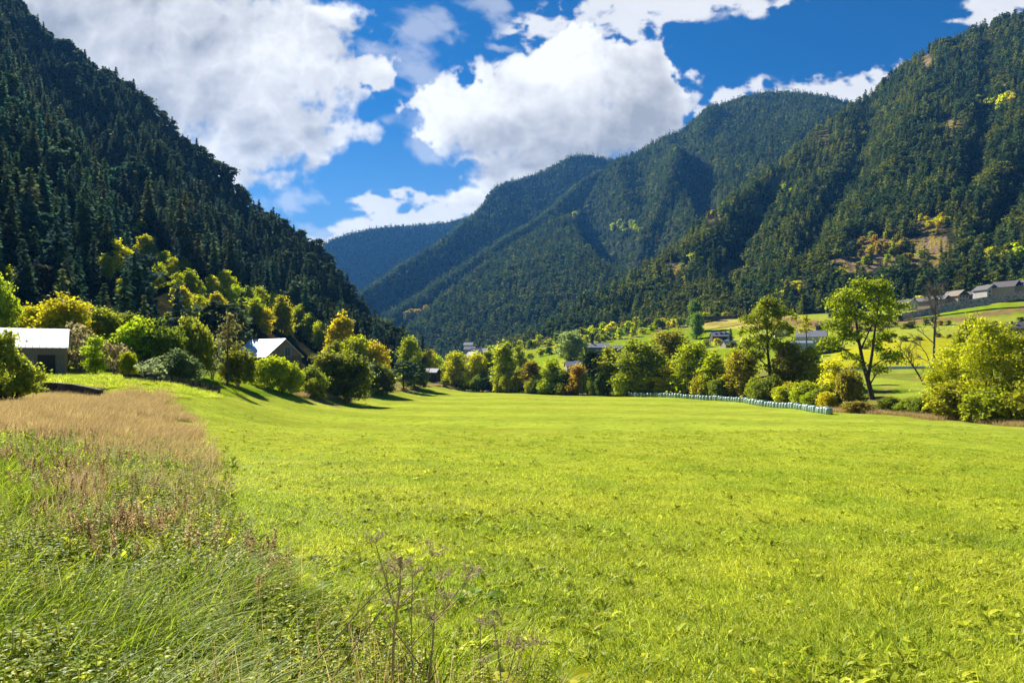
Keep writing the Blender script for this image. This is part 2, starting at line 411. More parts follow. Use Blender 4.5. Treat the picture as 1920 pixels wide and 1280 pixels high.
def blend(a, b, t): return a*(1-t[..., None])+b*t[..., None]
def build_ground():
    pxs = np.concatenate([np.linspace(-1500, -60, 50)[:-1], np.linspace(-60, 1980, 300), np.linspace(1980, 3400, 50)[1:]])
    Ds = np.concatenate([np.exp(np.linspace(math.log(1.5), math.log(55), 150))[:-1], np.linspace(55, 66, 26)[:-1], np.exp(np.linspace(math.log(66), math.log(900), 190))[:-1], [900, 1300, 2000, 3500, 6500]])
    PX, DD = np.meshgrid(pxs, Ds)
    V = G(PX, DD)
    # carry the sheet on behind the camera
    back = V[0].copy(); back[:, 1] = -40; back[:, 0] = np.linspace(-80, 80, len(pxs)); back[:, 2] = E-1.8
    V = np.concatenate([back[None], V]); PXa = np.concatenate([PX[:1], PX]); Da = np.concatenate([DD[:1]*0+1.4, DD])
    x = V[..., 0]; y = V[..., 1]
    _, PY = to_px(np.stack([x, np.maximum(y, 1.4), V[..., 2]], -1))
    n1 = fbm(x/14, y/14, 3); n2 = fbm(x/3.5, y/3.5, 8); n3 = fbm(x/70, y/40, 13)
    c = blend(np.broadcast_to(MEADOW, V.shape).copy(), MEADOW2, sstep(.42, .62, n1*.5+n3*.5))
    # mown strips with tiny colour shifts across the far meadow
    c = c*(1+.10*np.sin((y+.35*x)/5.5)[..., None]*sstep(20, 60, y)[..., None])
    edge = meadow_edge(PXa)
    left = sstep(640, 300, PXa)*sstep(30, 14, y)*(y < 60)
    c = blend(c, LUSH, left*.7)
    dry = in_poly(PXa+(n2-.5)*40, PY+(n2-.5)*18, DRY)*1.0
    c = blend(c, blend(np.broadcast_to(TAN, V.shape), HAY, sstep(.45, .65, n2)), dry*(.9*sstep(.36, .58, n1*.6+n2*.4)))
    beyond = sstep(0, 2.5, y-edge-(n2-.5)*5)
    rough = blend(np.broadcast_to(LUSH*.9, V.shape), np.array((.24, .20, .05)), sstep(.4, .65, n2))
    c = blend(c, rough, beyond)
    # left terrace, kept short
    terr = beyond*(PXa < 640)*(y < 140)
    c = blend(c, FIELD, terr*sstep(.35, .5, n1)*.9)
    # right-hand fields behind the trees
    fr = (PXa > 950)*(y > 255)
    c = blend(c, FIELD, fr*1.0)
    c = blend(c, MEADOW2*.95, fr*sstep(.48, .58, n3))
    low = (PXa > 1480)*(y > edge+25)*(y < 262)
    c = blend(c, MEADOW*.95, low*sstep(.42, .55, n1))
    hay = in_poly(PXa, PY, [(1285, 602), (1420, 598), (1500, 590), (1500, 612), (1400, 617), (1290, 616)])*(y > 400)
    c = blend(c, HAY, hay*1.)
    yel = in_poly(PXa, PY, [(1560, 655), (1760, 628), (1960, 640), (1960, 690), (1560, 690)])*(y > 225)
    c = blend(c, np.array((.37, .36, .014)), yel*1.)
    for ln, w in [([(1660, 606), (1720, 602), (1800, 598), (1860, 588), (1960, 574)], 5), ([(1600, 612), (1680, 604)], 4), ([(1450, 600), (1560, 612), (1600, 610)], 8), ([(1400, 560), (1500, 560), (1600, 540)], 13), ([(1240, 612), (1300, 590), (1420, 575)], 9), ([(1160, 600), (1230, 580)], 9)]:
        c = blend(c, blend(np.broadcast_to(BROWN, V.shape), np.array((.30, .22, .07)), n2), (near_line(PXa, PY, ln) < w+(n2-.5)*8)*(y > 290)*1.0)
    up = (y > 520)*(PXa > 900)*sstep(.40, .55, n1)
    c = blend(c, np.array((.22, .17, .05)), up*.7)
    c = blend(c, SOIL*1.6, sstep(700, 900, y))
    # dry-stone terrace face and dark bank, bare soil at the river edge
    c = blend(c, SOIL, ((y > 59.6) & (y < 61.6) & (PXa > 55) & (PXa < 205))*1.0)
    c = blend(c, np.array((.24, .21, .06)), (sstep(5, 1, np.abs(y-edge-2))*(PXa > 1560)*.45))
    c = blend(c, np.array((.27, .22, .08)), ((PXa > 580) & (PXa < 640) & (y > 128) & (y < 152) & (n2 > .46))*.8)
    c = blend(c, np.array((.27, .22, .08)), ((PXa > 735) & (PXa < 780) & (y > 235) & (y < 275))*.7)
    m, nt = new_mat('turf')
    a = nt.n('ShaderNodeAttribute', attribute_name='tone').outputs['Color']
    g = nt.n('ShaderNodeNewGeometry').outputs['Position']
    st = nt.n('ShaderNodeMapping', ins={0: g, 3: (1, 1, .3)}).outputs[0]
    nA = nt.noise(st, 9, 6, .75); nB = nt.noise(st, 1.3, 6, .7); nC = nt.noise(st, .22, 4, .6)
    f = nt.m('ADD', nt.m('MULTIPLY', nA, .9), nt.m('ADD', nt.m('MULTIPLY', nB, .8), nt.m('MULTIPLY', nC, .5)))
    v = nt.ramp(f, .75, 1.45, .55, 1.4)
    c2 = nt.mix(1.0, a, nt.n('ShaderNodeCombineColor', ins={0: v, 1: v, 2: v}), 'MULTIPLY')
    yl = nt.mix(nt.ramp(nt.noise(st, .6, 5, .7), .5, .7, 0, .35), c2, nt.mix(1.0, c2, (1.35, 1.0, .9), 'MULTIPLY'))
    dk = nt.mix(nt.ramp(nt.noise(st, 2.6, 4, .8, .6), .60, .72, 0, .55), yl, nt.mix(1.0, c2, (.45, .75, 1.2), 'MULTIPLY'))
    d = nt.n('ShaderNodeBsdfDiffuse', ins={0: dk})
    bp = nt.n('ShaderNodeBump', ins={'Strength': .6, 'Distance': .12, 'Height': f}); nt.set(d.inputs['Normal'], bp)
    out(nt, d)
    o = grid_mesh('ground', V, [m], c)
    tag(o, 'sunlit yellow green valley meadow with terraced fields beyond', 'meadow', kind='structure')
build_ground()

# ------------------------------------------------------------------ hills: sheets lofted from a foot line to a crest line and down the far side
def resample(pts, n):
    pts = np.asarray(pts, float)
    q = np.stack([pts[:, 0], pts[:, 1], np.log(pts[:, 2])*600], 1)
    s = np.r_[0, np.cumsum(np.linalg.norm(np.diff(q, axis=0), axis=1))]; s /= s[-1]
    t = np.linspace(0, 1, n)
    r = np.stack([np.interp(t, s, pts[:, k]) for k in range(3)], 1)
    k = np.hanning(max(3, n//30*2+1)); k /= k.sum(); h = len(k)//2
    for c in range(3):
        e = np.r_[2*r[0, c]-r[h:0:-1, c], r[:, c], 2*r[-1, c]-r[-2:-h-2:-1, c]]
        r[:, c] = np.convolve(e, k, 'valid')
    return r
HILLS = []
def hill(name, crest, foot, nu, nv, amp, wl, gullies=(), ridges=(), sag=0., seed=1, rock=(), label='', tint=(1, 1, 1), back=250):
    c3 = np.array([P(*p) for p in resample(crest, nu)]); f3 = np.array([P(*p) for p in resample(foot, nu)])
    t = np.linspace(0, 1, nv)[:, None, None]
    V = f3[None]*(1-t)+c3[None]*t
    V[..., 2] -= sag*np.sin(np.pi*t[..., 0])*np.linalg.norm(c3-f3, axis=1)[None]
    # ribs and hollows running down the slope
    L = np.r_[0, np.cumsum(np.linalg.norm(np.diff(c3, axis=0), axis=1))][None]
    hgt = np.linalg.norm(c3-f3, axis=1)[None]*t[..., 0]
    tt = t[..., 0]
    n = fbm(L/wl+.15*hgt/wl+0*tt, hgt/(wl*3.5), seed, 4)-.5
    n2 = fbm(L/(wl*.28), hgt/(wl*.5), seed+50, 3)-.5
    down = (f3-c3); down[:, 2] = 0; down /= np.linalg.norm(down, axis=1)[:, None]
    env = np.sin(np.pi*np.clip(tt*.92+.04, 0, 1))**.6
    disp = env*(n*2*amp+n2*amp*.5)
    px, py = to_px(V)
    for ln, w, dep in gullies:
        d = near_line(px, py, ln); disp -= dep*np.exp(-(d/w)**2)*(.25+.75*env)
    for ln, w, dep in ridges:
        d = near_line(px, py, ln); disp += dep*np.exp(-(d/w)**2)*(.25+.75*env)
    V[..., 2] += disp*.75; V[..., :2] += (disp*.75)[..., None]*down[None, :, :2]
    # the far side
    bk = []
    for k, (o, dz) in enumerate(((.25, -.10), (.6, -.4), (1.0, -.9))):
        b = c3.copy(); b[:, :2] -= down[:, :2]*back*o; b[:, 2] += dz*back; b[:, 2] = np.minimum(b[:, 2], c3[:, 2]-2); bk.append(b)
    full = np.concatenate([V, np.array(bk)])
    px, py = to_px(full)
    rk = np.zeros(px.shape)
    nn = fbm(px/9, py/9, seed+7, 4)
    for cx, cy, rx, ry, s in rock:
        q = np.hypot((px-cx)/rx, (py-cy)/ry)+(nn-.5)*1.3
        rk = np.maximum(rk, sstep(1.05, .75, q)*s)
    x, y, z = full[..., 0], full[..., 1], full[..., 2]
    nz = fbm(x/7, (y+z)/7, seed+3)
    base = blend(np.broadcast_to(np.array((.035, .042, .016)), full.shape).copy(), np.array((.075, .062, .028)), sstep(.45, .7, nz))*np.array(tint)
    rocky = blend(np.broadcast_to(np.array((.36, .27, .045)), full.shape), np.array((.32, .22, .155)), sstep(.45, .58, fbm(px/4.5, py/6, seed+21, 4)))
    c = blend(base, rocky, rk)
    o = grid_mesh(name, full, [HILLMAT], c)
    tag(o, label, 'hill', kind='structure')
    HILLS.append(dict(V=V, back=np.array(bk), rock=rk[:nv], ell=rock, px=px[:nv], py=py[:nv], down=down))
    return o
HILLMAT, _nt = new_mat('hillside')
_a = _nt.n('ShaderNodeAttribute', attribute_name='tone').outputs['Color']
_g = _nt.n('ShaderNodeNewGeometry').outputs['Position']
_nz = _nt.noise(_g, .35, 7, .7); _v = _nt.ramp(_nz, .3, .7, .55, 1.45)
_d = _nt.n('ShaderNodeBsdfDiffuse', ins={0: _nt.mix(1.0, _a, _nt.n('ShaderNodeCombineColor', ins={0: _v, 1: _v, 2: _v}), 'MULTIPLY')})
_nt.set(_d.inputs['Normal'], _nt.n('ShaderNodeBump', ins={'Strength': 1.0, 'Distance': 4.5, 'Height': _nz}))
out(_nt, _d)

LEFT_CREST = [(-900, -420, 430), (-500, -250, 500), (-200, -110, 570), (-60, -45, 595), (30, 22, 600), (94, 84, 590), (164, 137, 570), (234, 182, 555), (300, 228, 540), (366, 296, 525), (422, 342, 512), (497, 424, 495), (534, 446, 482), (581, 478, 468), (623, 512, 450), (656, 560, 435), (684, 606, 420), (720, 640, 400), (750, 666, 380), (790, 702, 345)]
LEFT_FOOT = [(-900, 700, 60), (-500, 690, 88), (-200, 685, 108), (-60, 684, 114), (30, 684, 120), (100, 686, 126), (170, 690, 132), (240, 694, 138), (310, 700, 145), (370, 704, 152), (430, 708, 160), (490, 712, 172), (540, 715, 188), (580, 716, 205), (620, 718, 228), (660, 716, 250), (690, 715, 275), (725, 714, 300), (755, 712, 318), (800, 712, 338)]
hill('hill', LEFT_CREST, LEFT_FOOT, 240, 120, 7, 90, seed=4, sag=.03, label='steep dark pine covered hillside rising on the left',
     gullies=[([(60, 120), (200, 330), (260, 520)], 40, 14), ([(300, 250), (420, 420), (470, 540)], 30, 10)], rock=[(665, 560, 14, 40, .5)])
RC = [(930, 668, 740), (990, 645, 750), (1060, 605, 770), (1130, 560, 800), (1200, 515, 850), (1270, 465, 900), (1330, 412, 950), (1380, 376, 1000), (1430, 340, 1050), (1480, 296, 1110), (1540, 246, 1180), (1594, 203, 1250), (1637, 178, 1240), (1690, 134, 1220), (1725, 111, 1205), (1764, 91, 1190), (1804, 78, 1175), (1830, 59, 1160), (1856, 48, 1150), (1891, 43, 1140), (1917, 34, 1130), (2050, 0, 1080), (2300, -100, 1000), (2700, -200, 900)]
RF = [(900, 700, 690), (980, 690, 670), (1040, 676, 650), (1110, 660, 630), (1180, 645, 610), (1250, 630, 590), (1320, 620, 575), (1400, 610, 555), (1480, 600, 530), (1560, 594, 510), (1640, 592, 492), (1720, 590, 482), (1800, 580, 472), (1900, 562, 462), (2050, 548, 432), (2300, 530, 370), (2700, 510, 295)]
hill('hill', RC, RF, 420, 170, 11, 170, seed=11, sag=.02, label='high green forested mountainside with rock outcrops on the right',
     gullies=[([(1640, 200), (1600, 330), (1545, 410), (1510, 480)], 24, 20), ([(1850, 90), (1850, 220), (1815, 360)], 26, 16), ([(1470, 320), (1420, 420), (1360, 520)], 16, 20), ([(1930, 320), (1850, 450)], 25, 25)],
     ridges=[([(1760, 110), (1705, 240), (1670, 330)], 30, 14), ([(1500, 300), (1400, 380), (1300, 480)], 18, 16)],
     rock=[(1632, 474, 56, 32, 1), (1740, 470, 50, 30, 1), (1600, 498, 46, 22, 1), (1690, 488, 60, 16, .9), (1745, 424, 44, 14, .8), (1780, 238, 24, 18, .8), (1420, 395, 16, 14, .9), (1330, 404, 20, 14, 1), (1455, 345, 18, 14, .9), (1735, 115, 16, 18, .9), (1545, 262, 18, 18, .8), (1262, 515, 36, 22, .8), (1385, 510, 34, 24, .8), (1850, 80, 12, 34, .7), (1880, 150, 18, 20, .6), (1500, 535, 60, 14, .8)])
AC = [(700, 672, 1150), (750, 634, 1250), (790, 596, 1330), (840, 551, 1420), (900, 506, 1530), (960, 466, 1650), (1010, 436, 1760), (1060, 396, 1870), (1100, 350, 1980), (1150, 300, 2100), (1200, 281, 2140), (1254, 254, 2180), (1300, 232, 2200), (1349, 200, 2220), (1400, 184, 2220), (1445, 176, 2220), (1480, 176, 2220), (1524, 182, 2210), (1572, 191, 2200), (1620, 205, 2180), (1750, 240, 2100)]
AF = [(760, 684, 1060), (820, 684, 1020), (880, 684, 990), (940, 676, 980), (1000, 664, 975), (1060, 632, 990), (1110, 604, 1010), (1160, 572, 1040), (1210, 540, 1080), (1260, 505, 1120), (1310, 462, 1170), (1360, 425, 1220), (1410, 388, 1270), (1460, 348, 1330), (1510, 305, 1400), (1560, 264, 1470), (1620, 250, 1500), (1750, 280, 1500)]
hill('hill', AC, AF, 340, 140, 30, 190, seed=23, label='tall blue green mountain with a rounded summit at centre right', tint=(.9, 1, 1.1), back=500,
     gullies=[([(1105, 360), (1150, 410), (1210, 450)], 46, 150), ([(1200, 330), (1240, 400), (1260, 440)], 34, 70), ([(1290, 270), (1310, 330), (1330, 390)], 22, 60)],
     ridges=[([(1330, 220), (1260, 330), (1200, 430)], 18, 40)], rock=[(1082, 375, 14, 26, 1), (1060, 398, 8, 10, .8)])
B2C = [(660, 668, 1300), (690, 640, 1380), (753, 582, 1500), (810, 547, 1600), (868, 508, 1700), (945, 454, 1850), (1007, 416, 2000), (1042, 389, 2080), (1088, 344, 2250), (1130, 320, 2300)]
B2F = [(700, 690, 1290), (740, 662, 1380), (790, 618, 1465), (850, 576, 1575), (910, 534, 1675), (970, 492, 1780), (1025, 456, 1930), (1070, 414, 2030), (1110, 374, 2170), (1160, 350, 2240)]
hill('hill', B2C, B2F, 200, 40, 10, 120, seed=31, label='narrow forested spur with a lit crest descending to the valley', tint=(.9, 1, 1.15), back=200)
B1C = [(610, 640, 1550), (640, 594, 1620), (676, 555, 1720), (753, 501, 1900), (830, 454, 2100), (862, 425, 2220), (887, 406, 2320), (907, 385, 2400), (922, 358, 2480), (938, 347, 2540), (984, 335, 2620), (1022, 323, 2660), (1061, 300, 2700), (1088, 293, 2720), (1115, 296, 2720), (1150, 300, 2700), (1250, 336, 2600)]
B1F = [(650, 690, 1500), (700, 652, 1590), (760, 608, 1700), (815, 572, 1810), (870, 534, 1920), (945, 484, 2060), (1010, 446, 2210), (1060, 408, 2310), (1105, 358, 2460), (1150, 347, 2500), (1250, 380, 2500)]
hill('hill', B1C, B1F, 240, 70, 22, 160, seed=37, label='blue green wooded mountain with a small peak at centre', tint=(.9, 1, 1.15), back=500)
FC = [(420, 560, 2900), (520, 500, 3000), (605, 462, 3200), (625, 449, 3250), (650, 441, 3300), (700, 428, 3400), (780, 424, 3500), (830, 418, 3550), (870, 410, 3600), (920, 400, 3600)]
FF = [(480, 690, 2650), (560, 690, 2700), (620, 690, 2720), (680, 668, 2740), (730, 630, 2820), (780, 590, 2920), (830, 560, 3000), (880, 530, 3080), (940, 500, 3150), (980, 480, 3200)]
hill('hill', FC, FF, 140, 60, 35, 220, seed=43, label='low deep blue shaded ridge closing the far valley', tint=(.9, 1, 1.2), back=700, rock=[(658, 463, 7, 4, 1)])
# ------------------------------------------------------------------ plant kinds
BARK = solid('bark', (.085, .065, .05), .95, .5, 4, .1, stretch=(1, 1, .2))
PALEBARK = solid('pale_bark', (.17, .145, .12), .95, .5, 4, .1, stretch=(1, 1, .2))
NEEDLE = leaf_mat('needles', (.050, .082, .044), (.115, .155, .066), .32, 0, .5, .32, use_obj=True)
NEEDLE_FAR = leaf_mat('needles_far', (.046, .086, .026), (.112, .160, .040), .32, 0, .5, .34)
NEEDLE_WARM = leaf_mat('needles_warm', (.105, .135, .022), (.23, .25, .034), .36, 0, .5, .34)
LEAF = leaf_mat('leaves', (.95, .95, .95), (1.6, 1.55, 1.4), .60, .012, .45, .06, use_obj=True, tcol=(1.0, 1.08, .75))
LEAF_FAR = leaf_mat('leaves_far', (.20, .20, .012), (.34, .27, .015), .42, .03, .4, .3)

def rdir(rng, n):
    v = rng.normal(size=(n, 3)); return v/np.linalg.norm(v, axis=1)[:, None]

def pine_needles(b, rng, h, w, z0, whorls, per, tufts, size, power=.8, droop=.25, mat=0, ragged=.3):
    lev = z0+(h-z0)*np.linspace(0, 1, whorls)**.92
    C = []; N = []; A = []; Z = []; Rn = []
    for i, z in enumerate(lev):
        t = (z-z0)/(h-z0)
        r0 = w*.5*((1-t)**power*(1-.35*math.exp(-t*9)))+.10*w*(1-t)*.3+.02*w
        k = max(3, int(per*(1-.5*t)))
        a0 = rng.uniform(0, 6.28)
        for j in range(k):
            a = a0+6.283*j/k+rng.normal()*.25
            r = r0*(1-ragged*rng.random())*(1.12 if rng.random() < .15 else 1)
            br = rng.random()
            m = max(1, int(round(tufts*(.35+.65*(1-t)))))
            for q in range(m):
                f = (q+.6+rng.random()*.4)/m
                d = np.array([math.cos(a), math.sin(a), 0])
                c = d*r*f+rng.normal(size=3)*size*.22
                c[2] += z-droop*r*f*f+(.10*r*f)+rng.normal()*size*.12
                C.append(c)
                n = np.array([math.cos(a)*.35, math.sin(a)*.35, 1.0])+rng.normal(size=3)*.42
                N.append(n); A.append(d+rng.normal(size=3)*.3); Z.append(size*(.75+.6*rng.random())*(1-.3*t)); Rn.append(.5*br+.5*rng.random())
    C.append((0, 0, h-.1)); N.append((1, .2, .1)); A.append((0, 0, 1)); Z.append(size*.8); Rn.append(.6)
    b.quads(C, np.array(N), np.array(Z), .62, np.array(Rn), mat, rng, axis=np.array(A))

def pine_mesh(name, seed, h=14, w=6.0, hi=True, z0=1.2, power=.8, mats=None, **kw):
    rng = np.random.default_rng(seed); b = MB()
    if hi: pine_needles(b, rng, h, w, z0, kw.get('whorls', 19), kw.get('per', 9), kw.get('tufts', 6), kw.get('size', 1.0), power)
    else: pine_needles(b, rng, h, w, z0, kw.get('whorls', 8), kw.get('per', 6), kw.get('tufts', 2), kw.get('size', 2.1), power)
    b.tube([(0, 0, -1.0), (0, 0, h*.5), (0, 0, h*.92)], [h*.016, h*.011, h*.003], 5, 1)
    return b.mesh(name, mats or [NEEDLE, BARK])
def roundpine_mesh(name, seed, h=13, w=7, n=16, leaves=34, size=.95, mats=None, low=.38):
    """old pine with a bare stem and a flat, lumpy top"""
    rng = np.random.default_rng(seed); b = MB()
    for i in range(n):
        t = rng.random(); z = h*(low+(1-low)*t*.93); rr = w*.5*math.sqrt(max(.05, 1-(2*t*.8-.55)**2))
        a = rng.uniform(0, 6.28); r = rr*math.sqrt(rng.random())
        c = np.array([math.cos(a)*r, math.sin(a)*r, z]); cr = w*.15*(.7+.6*rng.random())
        p = c+rng.normal(size=(leaves, 3))*np.array([cr, cr, cr*.42]); br = rng.random()
        nn = rng.normal(size=(leaves, 3))*.5+np.array([0, 0, 1.])
        b.quads(p, nn, size*(.6+.6*rng.random(leaves)), .7, .5*br+.5*rng.random(leaves), 0, rng)
        b.tube([(0, 0, z-r*.5-.4), c*.6+np.array([0, 0, z*.4-.15]), c], [h*.006, h*.004, .02], 4, 1, cap=False)
    bx = rng.normal()*.25
    b.tube([(0, 0, -1), (bx, .1, h*.4), (bx*.3, 0, h*.9)], [h*.018, h*.014, h*.004], 6, 1)
    return b.mesh(name, mats or [NEEDLE, BARK])

def crown_leaves(b, rng, lobes, ncl, clr, leaves, size, flat=.75, mat=0, inner=.45, up=.5):
    L = np.array([l[:3] for l in lobes]); Rr = np.array([l[3:6] if len(l) > 5 else (l[3],)*3 for l in lobes], float)
    wts = (Rr.prod(1))**.67; wts /= wts.sum()
    k = rng.choice(len(L), ncl, p=wts)
    d = rdir(rng, ncl); d[:, 2] = np.where(d[:, 2] < -.55, -d[:, 2]*.6, d[:, 2])
    rad = inner+(1.04-inner)*rng.random(ncl)**.6+.22*(rng.random(ncl) < .10)*rng.random(ncl)
    cc = L[k]+d*Rr[k]*rad[:, None]
    n = ncl*leaves
    cr = np.repeat(clr*(.42+1.0*rng.random(ncl)), leaves)
    p = np.repeat(cc, leaves, 0)+rng.normal(size=(n, 3))*cr[:, None]*np.array([.62, .62, .62*flat])
    nrm = np.repeat(d, leaves, 0)*.45+rng.normal(size=(n, 3))*.75+np.array([0, 0, up])
    rn = .5*np.repeat(rng.random(ncl), leaves)+.5*rng.random(n)
    b.quads(p, nrm, size*(.55+.9*rng.random(n)), 1.15, rn, mat, rng, diamond=True)
    return cc
def limbs(b, rng, base, top, targets, r0, n=9, k=6, mat=0, fork=.35):
    base = np.array(base, float); top = np.array(top, float)
    m = 7; t = np.linspace(0, 1, m)
    wob = np.cumsum(rng.normal(size=(m, 3))*np.array([1, 1, 0])*np.linalg.norm(top-base)*.018, 0); wob -= wob[0]
    tr = base+(top-base)*t[:, None]+wob
    rad = r0*(1-.82*t)**.9
    rad[0] *= 1.25
    b.tube(tr, rad, k+2, mat)
    tg = targets[rng.permutation(len(targets))[:n]]
    for c in tg:
        f = np.clip(fork+(c[2]-base[2])/(top[2]-base[2]+1e-6)*.5-.22+rng.normal()*.06, .16, .9)
        i = f*(m-1); j = int(i); s = tr[j]*(1-(i-j))+tr[min(j+1, m-1)]*(i-j)
        mid = s*.5+c*.5+rng.normal(size=3)*.08*np.linalg.norm(c-s)+np.array([0, 0, .06*np.linalg.norm(c-s)])
        r = max(.025, r0*(1-.8*f)*.45)
        b.tube([s, mid, c], [r, r*.6, r*.2], 5, mat, cap=False)

class Kind:
    """a tree kind: a crown mesh and a trunk mesh of known size, to be copied and scaled"""
    def __init__(s, crown, trunk, whole, h, w): s.crown = crown; s.trunk = trunk; s.whole = whole; s.h = h; s.w = w
def measure(b):
    v = np.vstack(b.v); lo = np.percentile(v, 1.2, axis=0); hi = np.percentile(v, 98.8, axis=0)
    return hi[2], max(hi[0]-lo[0], .6*(hi[1]-lo[1]))
def broadleaf(name, seed, lobes, ncl, clr, leaves, size, trunk=(0, 0), r0=.22, n=9, flat=.75, stem_top=None, bark=None, inner=.45, multi=0):
    rng = np.random.default_rng(seed); c = MB(); t = MB()
    cc = crown_leaves(c, rng, lobes, ncl, clr, leaves, size, flat, inner=inner)
    h, w = measure(c)
    if multi:
        for q in range(multi):
            a = rng.uniform(0, 6.28); g = cc[rng.integers(len(cc))]
            t.tube([(.15*math.cos(a), .15*math.sin(a), -.3), (g[0]*.35, g[1]*.35, g[2]*.5), g], [r0*.5, r0*.35, r0*.1], 5)
    else:
        limbs(t, rng, (0, 0, -.4), stem_top or (rng.normal()*.3, rng.normal()*.3, h*.86), cc, r0, n)
    a = MB(); a.v = list(c.v); a.f = list(c.f); a.n = c.n
    for v, (f, m_, r_) in zip(t.v, t.f): a.v.append(v); a.f.append((f+c.n, 1, r_))
    return Kind(c.mesh(name+'_crown', [LEAF]), t.mesh(name+'_trunk', [bark or BARK]), a.mesh(name, [LEAF, bark or BARK]), h, w)

def lobes_round(rng, h, w, n, base=.22):
    L = []
    for i in range(n):
        t = (i+.5)/n; z = h*(base+(1-base)*t*.86+.04)
        rr = w*.5*math.sin(math.pi*min(.92, .22+.72*t))*.62
        a = i*2.4+rng.uniform(-.4, .4); r = rr*rng.uniform(.4, 1)
        s = w*.23*rng.uniform(.75, 1.2)
        L.append((math.cos(a)*r, math.sin(a)*r, z, s, s, s*.85))
    return L
def lobes_column(rng, h, w, n, base=.08):
    L = []
    for i in range(n):
        t = (i+.5)/n; z = h*(base+(1-base)*t*.92)
        rr = w*.5*(math.sin(math.pi*min(.97, .16+.80*t))**.8)
        a = i*2.4+rng.uniform(-.6, .6); r = rr*.45*rng.uniform(.3, 1)
        s = max(.2, rr*.62*rng.uniform(.8, 1.15))
        L.append((math.cos(a)*r, math.sin(a)*r, z, s, s, s*1.25))
    return L
def lobes_dome(rng, h, w, n):
    L = []
    for i in range(n):
        a = i*2.4+rng.uniform(-.5, .5); r = w*.5*math.sqrt((i+.3)/n)*.68
        z = h*(.30+.42*(1-(2*r/w)**1.6)*rng.uniform(.55, 1.15)); s = w*.21*rng.uniform(.8, 1.25)
        L.append((math.cos(a)*r, math.sin(a)*r, z, s, s, min(z*.95, s*1.0+.2*h)))
    for i in range(9):
        a = i*.7+rng.uniform(-.3, .3); r = w*.36*rng.uniform(.7, 1.05); s = w*.13
        L.append((math.cos(a)*r, math.sin(a)*r, h*.16*rng.uniform(.7, 1.4), s, s, h*.15))
    return L
rg = np.random.default_rng(5)
K = {}
K['round'] = [broadleaf('round_tree', 100+i, lobes_round(rg, 12, 9, 18, .02), 330, .82, 40, .33) for i in range(3)]
K['column'] = [broadleaf('column_tree', 110+i, lobes_column(rg, 14, 5, 14, .04), 250, .62, 38, .31, r0=.17, n=10) for i in range(3)]
K['loose'] = [broadleaf('loose_tree', 120+i, lobes_round(rg, 12, 7, 13, .04), 170, .72, 36, .31, r0=.16, n=14, inner=.3) for i in range(2)]
K['bush'] = [broadleaf('bush', 130+i, lobes_dome(rg, 5, 6.4, 15), 330, .50, 38, .245, multi=5, r0=.16) for i in range(4)]
K['thin'] = [broadleaf('thin_bush', 140+i, lobes_dome(rg, 5, 6, 10), 60, .55, 20, .26, multi=16, r0=.10, bark=PALEBARK, inner=.2) for i in range(2)]
K['speck'] = [broadleaf('small_tree', 150+i, lobes_round(rg, 9, 6.5, 7, .05), 46, .95, 16, .85, n=4) for i in range(3)]
PINES = [pine_mesh('pine_a', 1, 14, 6.2), pine_mesh('pine_b', 2, 15, 5.6, power=.95), pine_mesh('pine_c', 3, 13, 6.8, power=.65),
         roundpine_mesh('pine_d', 4, 13, 7.0, 20, 40, 1.0), roundpine_mesh('pine_e', 5, 14, 6.0, 18, 40, .95, low=.3)]
def far_set(tag_, hi):
    r = []
    for mi, mm in enumerate((NEEDLE_FAR, NEEDLE_WARM)):
        if hi:
            r += [pine_mesh(f'pine_{tag_}_a{mi}', 11, 13, 7.2, True, mats=[mm, BARK], whorls=11, per=8, tufts=4, size=1.5, power=.62), pine_mesh(f'pine_{tag_}_b{mi}', 12, 14, 6.0, True, power=.85, mats=[mm, BARK], whorls=11, per=8, tufts=3, size=1.5),
                  roundpine_mesh(f'pine_{tag_}_c{mi}', 14, 12, 7.5, 14, 20, 1.4, mats=[mm, BARK], low=.2)]
        else:
            r += [pine_mesh(f'pine_{tag_}_a{mi}', 21, 13, 7.6, False, mats=[mm, BARK], power=.55), pine_mesh(f'pine_{tag_}_b{mi}', 22, 14, 6.4, False, power=.8, mats=[mm, BARK]), roundpine_mesh(f'pine_{tag_}_c{mi}', 24, 11, 7.5, 8, 9, 2.2, mats=[mm, BARK], low=.15)]
    return r
PINES_FAR = far_set('far', True); PINES_TINY = far_set('tiny', False)

# ------------------------------------------------------------------ forests
def sample_hill(hl, spacing, rng, keep_rock=.12, vmax=1.0, extra_back=True):
    V = hl['V']; rk = hl['rock']
    if extra_back:
        V = np.concatenate([V, hl['back'][:1]]); rk = np.concatenate([rk, rk[-1:]])
    a = V[:-1, :-1]; b = V[:-1, 1:]; c = V[1:, :-1]
    ar = np.linalg.norm(np.cross(b-a, c-a), axis=-1)
    n = int(ar.sum()/spacing**2*3.0)
    q = rng.choice(ar.size, n, p=(ar/ar.sum()).ravel())
    i, j = np.unravel_index(q, ar.shape)
    s, t = rng.random(n)[:, None], rng.random(n)[:, None]
    p = V[i, j]*(1-s)*(1-t)+V[i, j+1]*s*(1-t)+V[i+1, j]*(1-s)*t+V[i+1, j+1]*s*t
    ok = rng.random(n) > rk[i, j]*(1-keep_rock)
    p = p[ok]
    key = np.floor(p[:, :2]/spacing).astype(np.int64); key = key[:, 0]*1000003+key[:, 1]
    _, u = np.unique(key, return_index=True)
    p = p[u]
    px, py = to_px(p)
    return p[(px > -260) & (px < 2180) & (py > -120) & (p[:, 1] > 30)]
def hill_point(k, px, py):
    hl = HILLS[k]; d = (hl['px']-px)**2+(hl['py']-py)**2
    return hl['V'].reshape(-1, 3)[np.argmin(d)]
rf = np.random.default_rng(77)
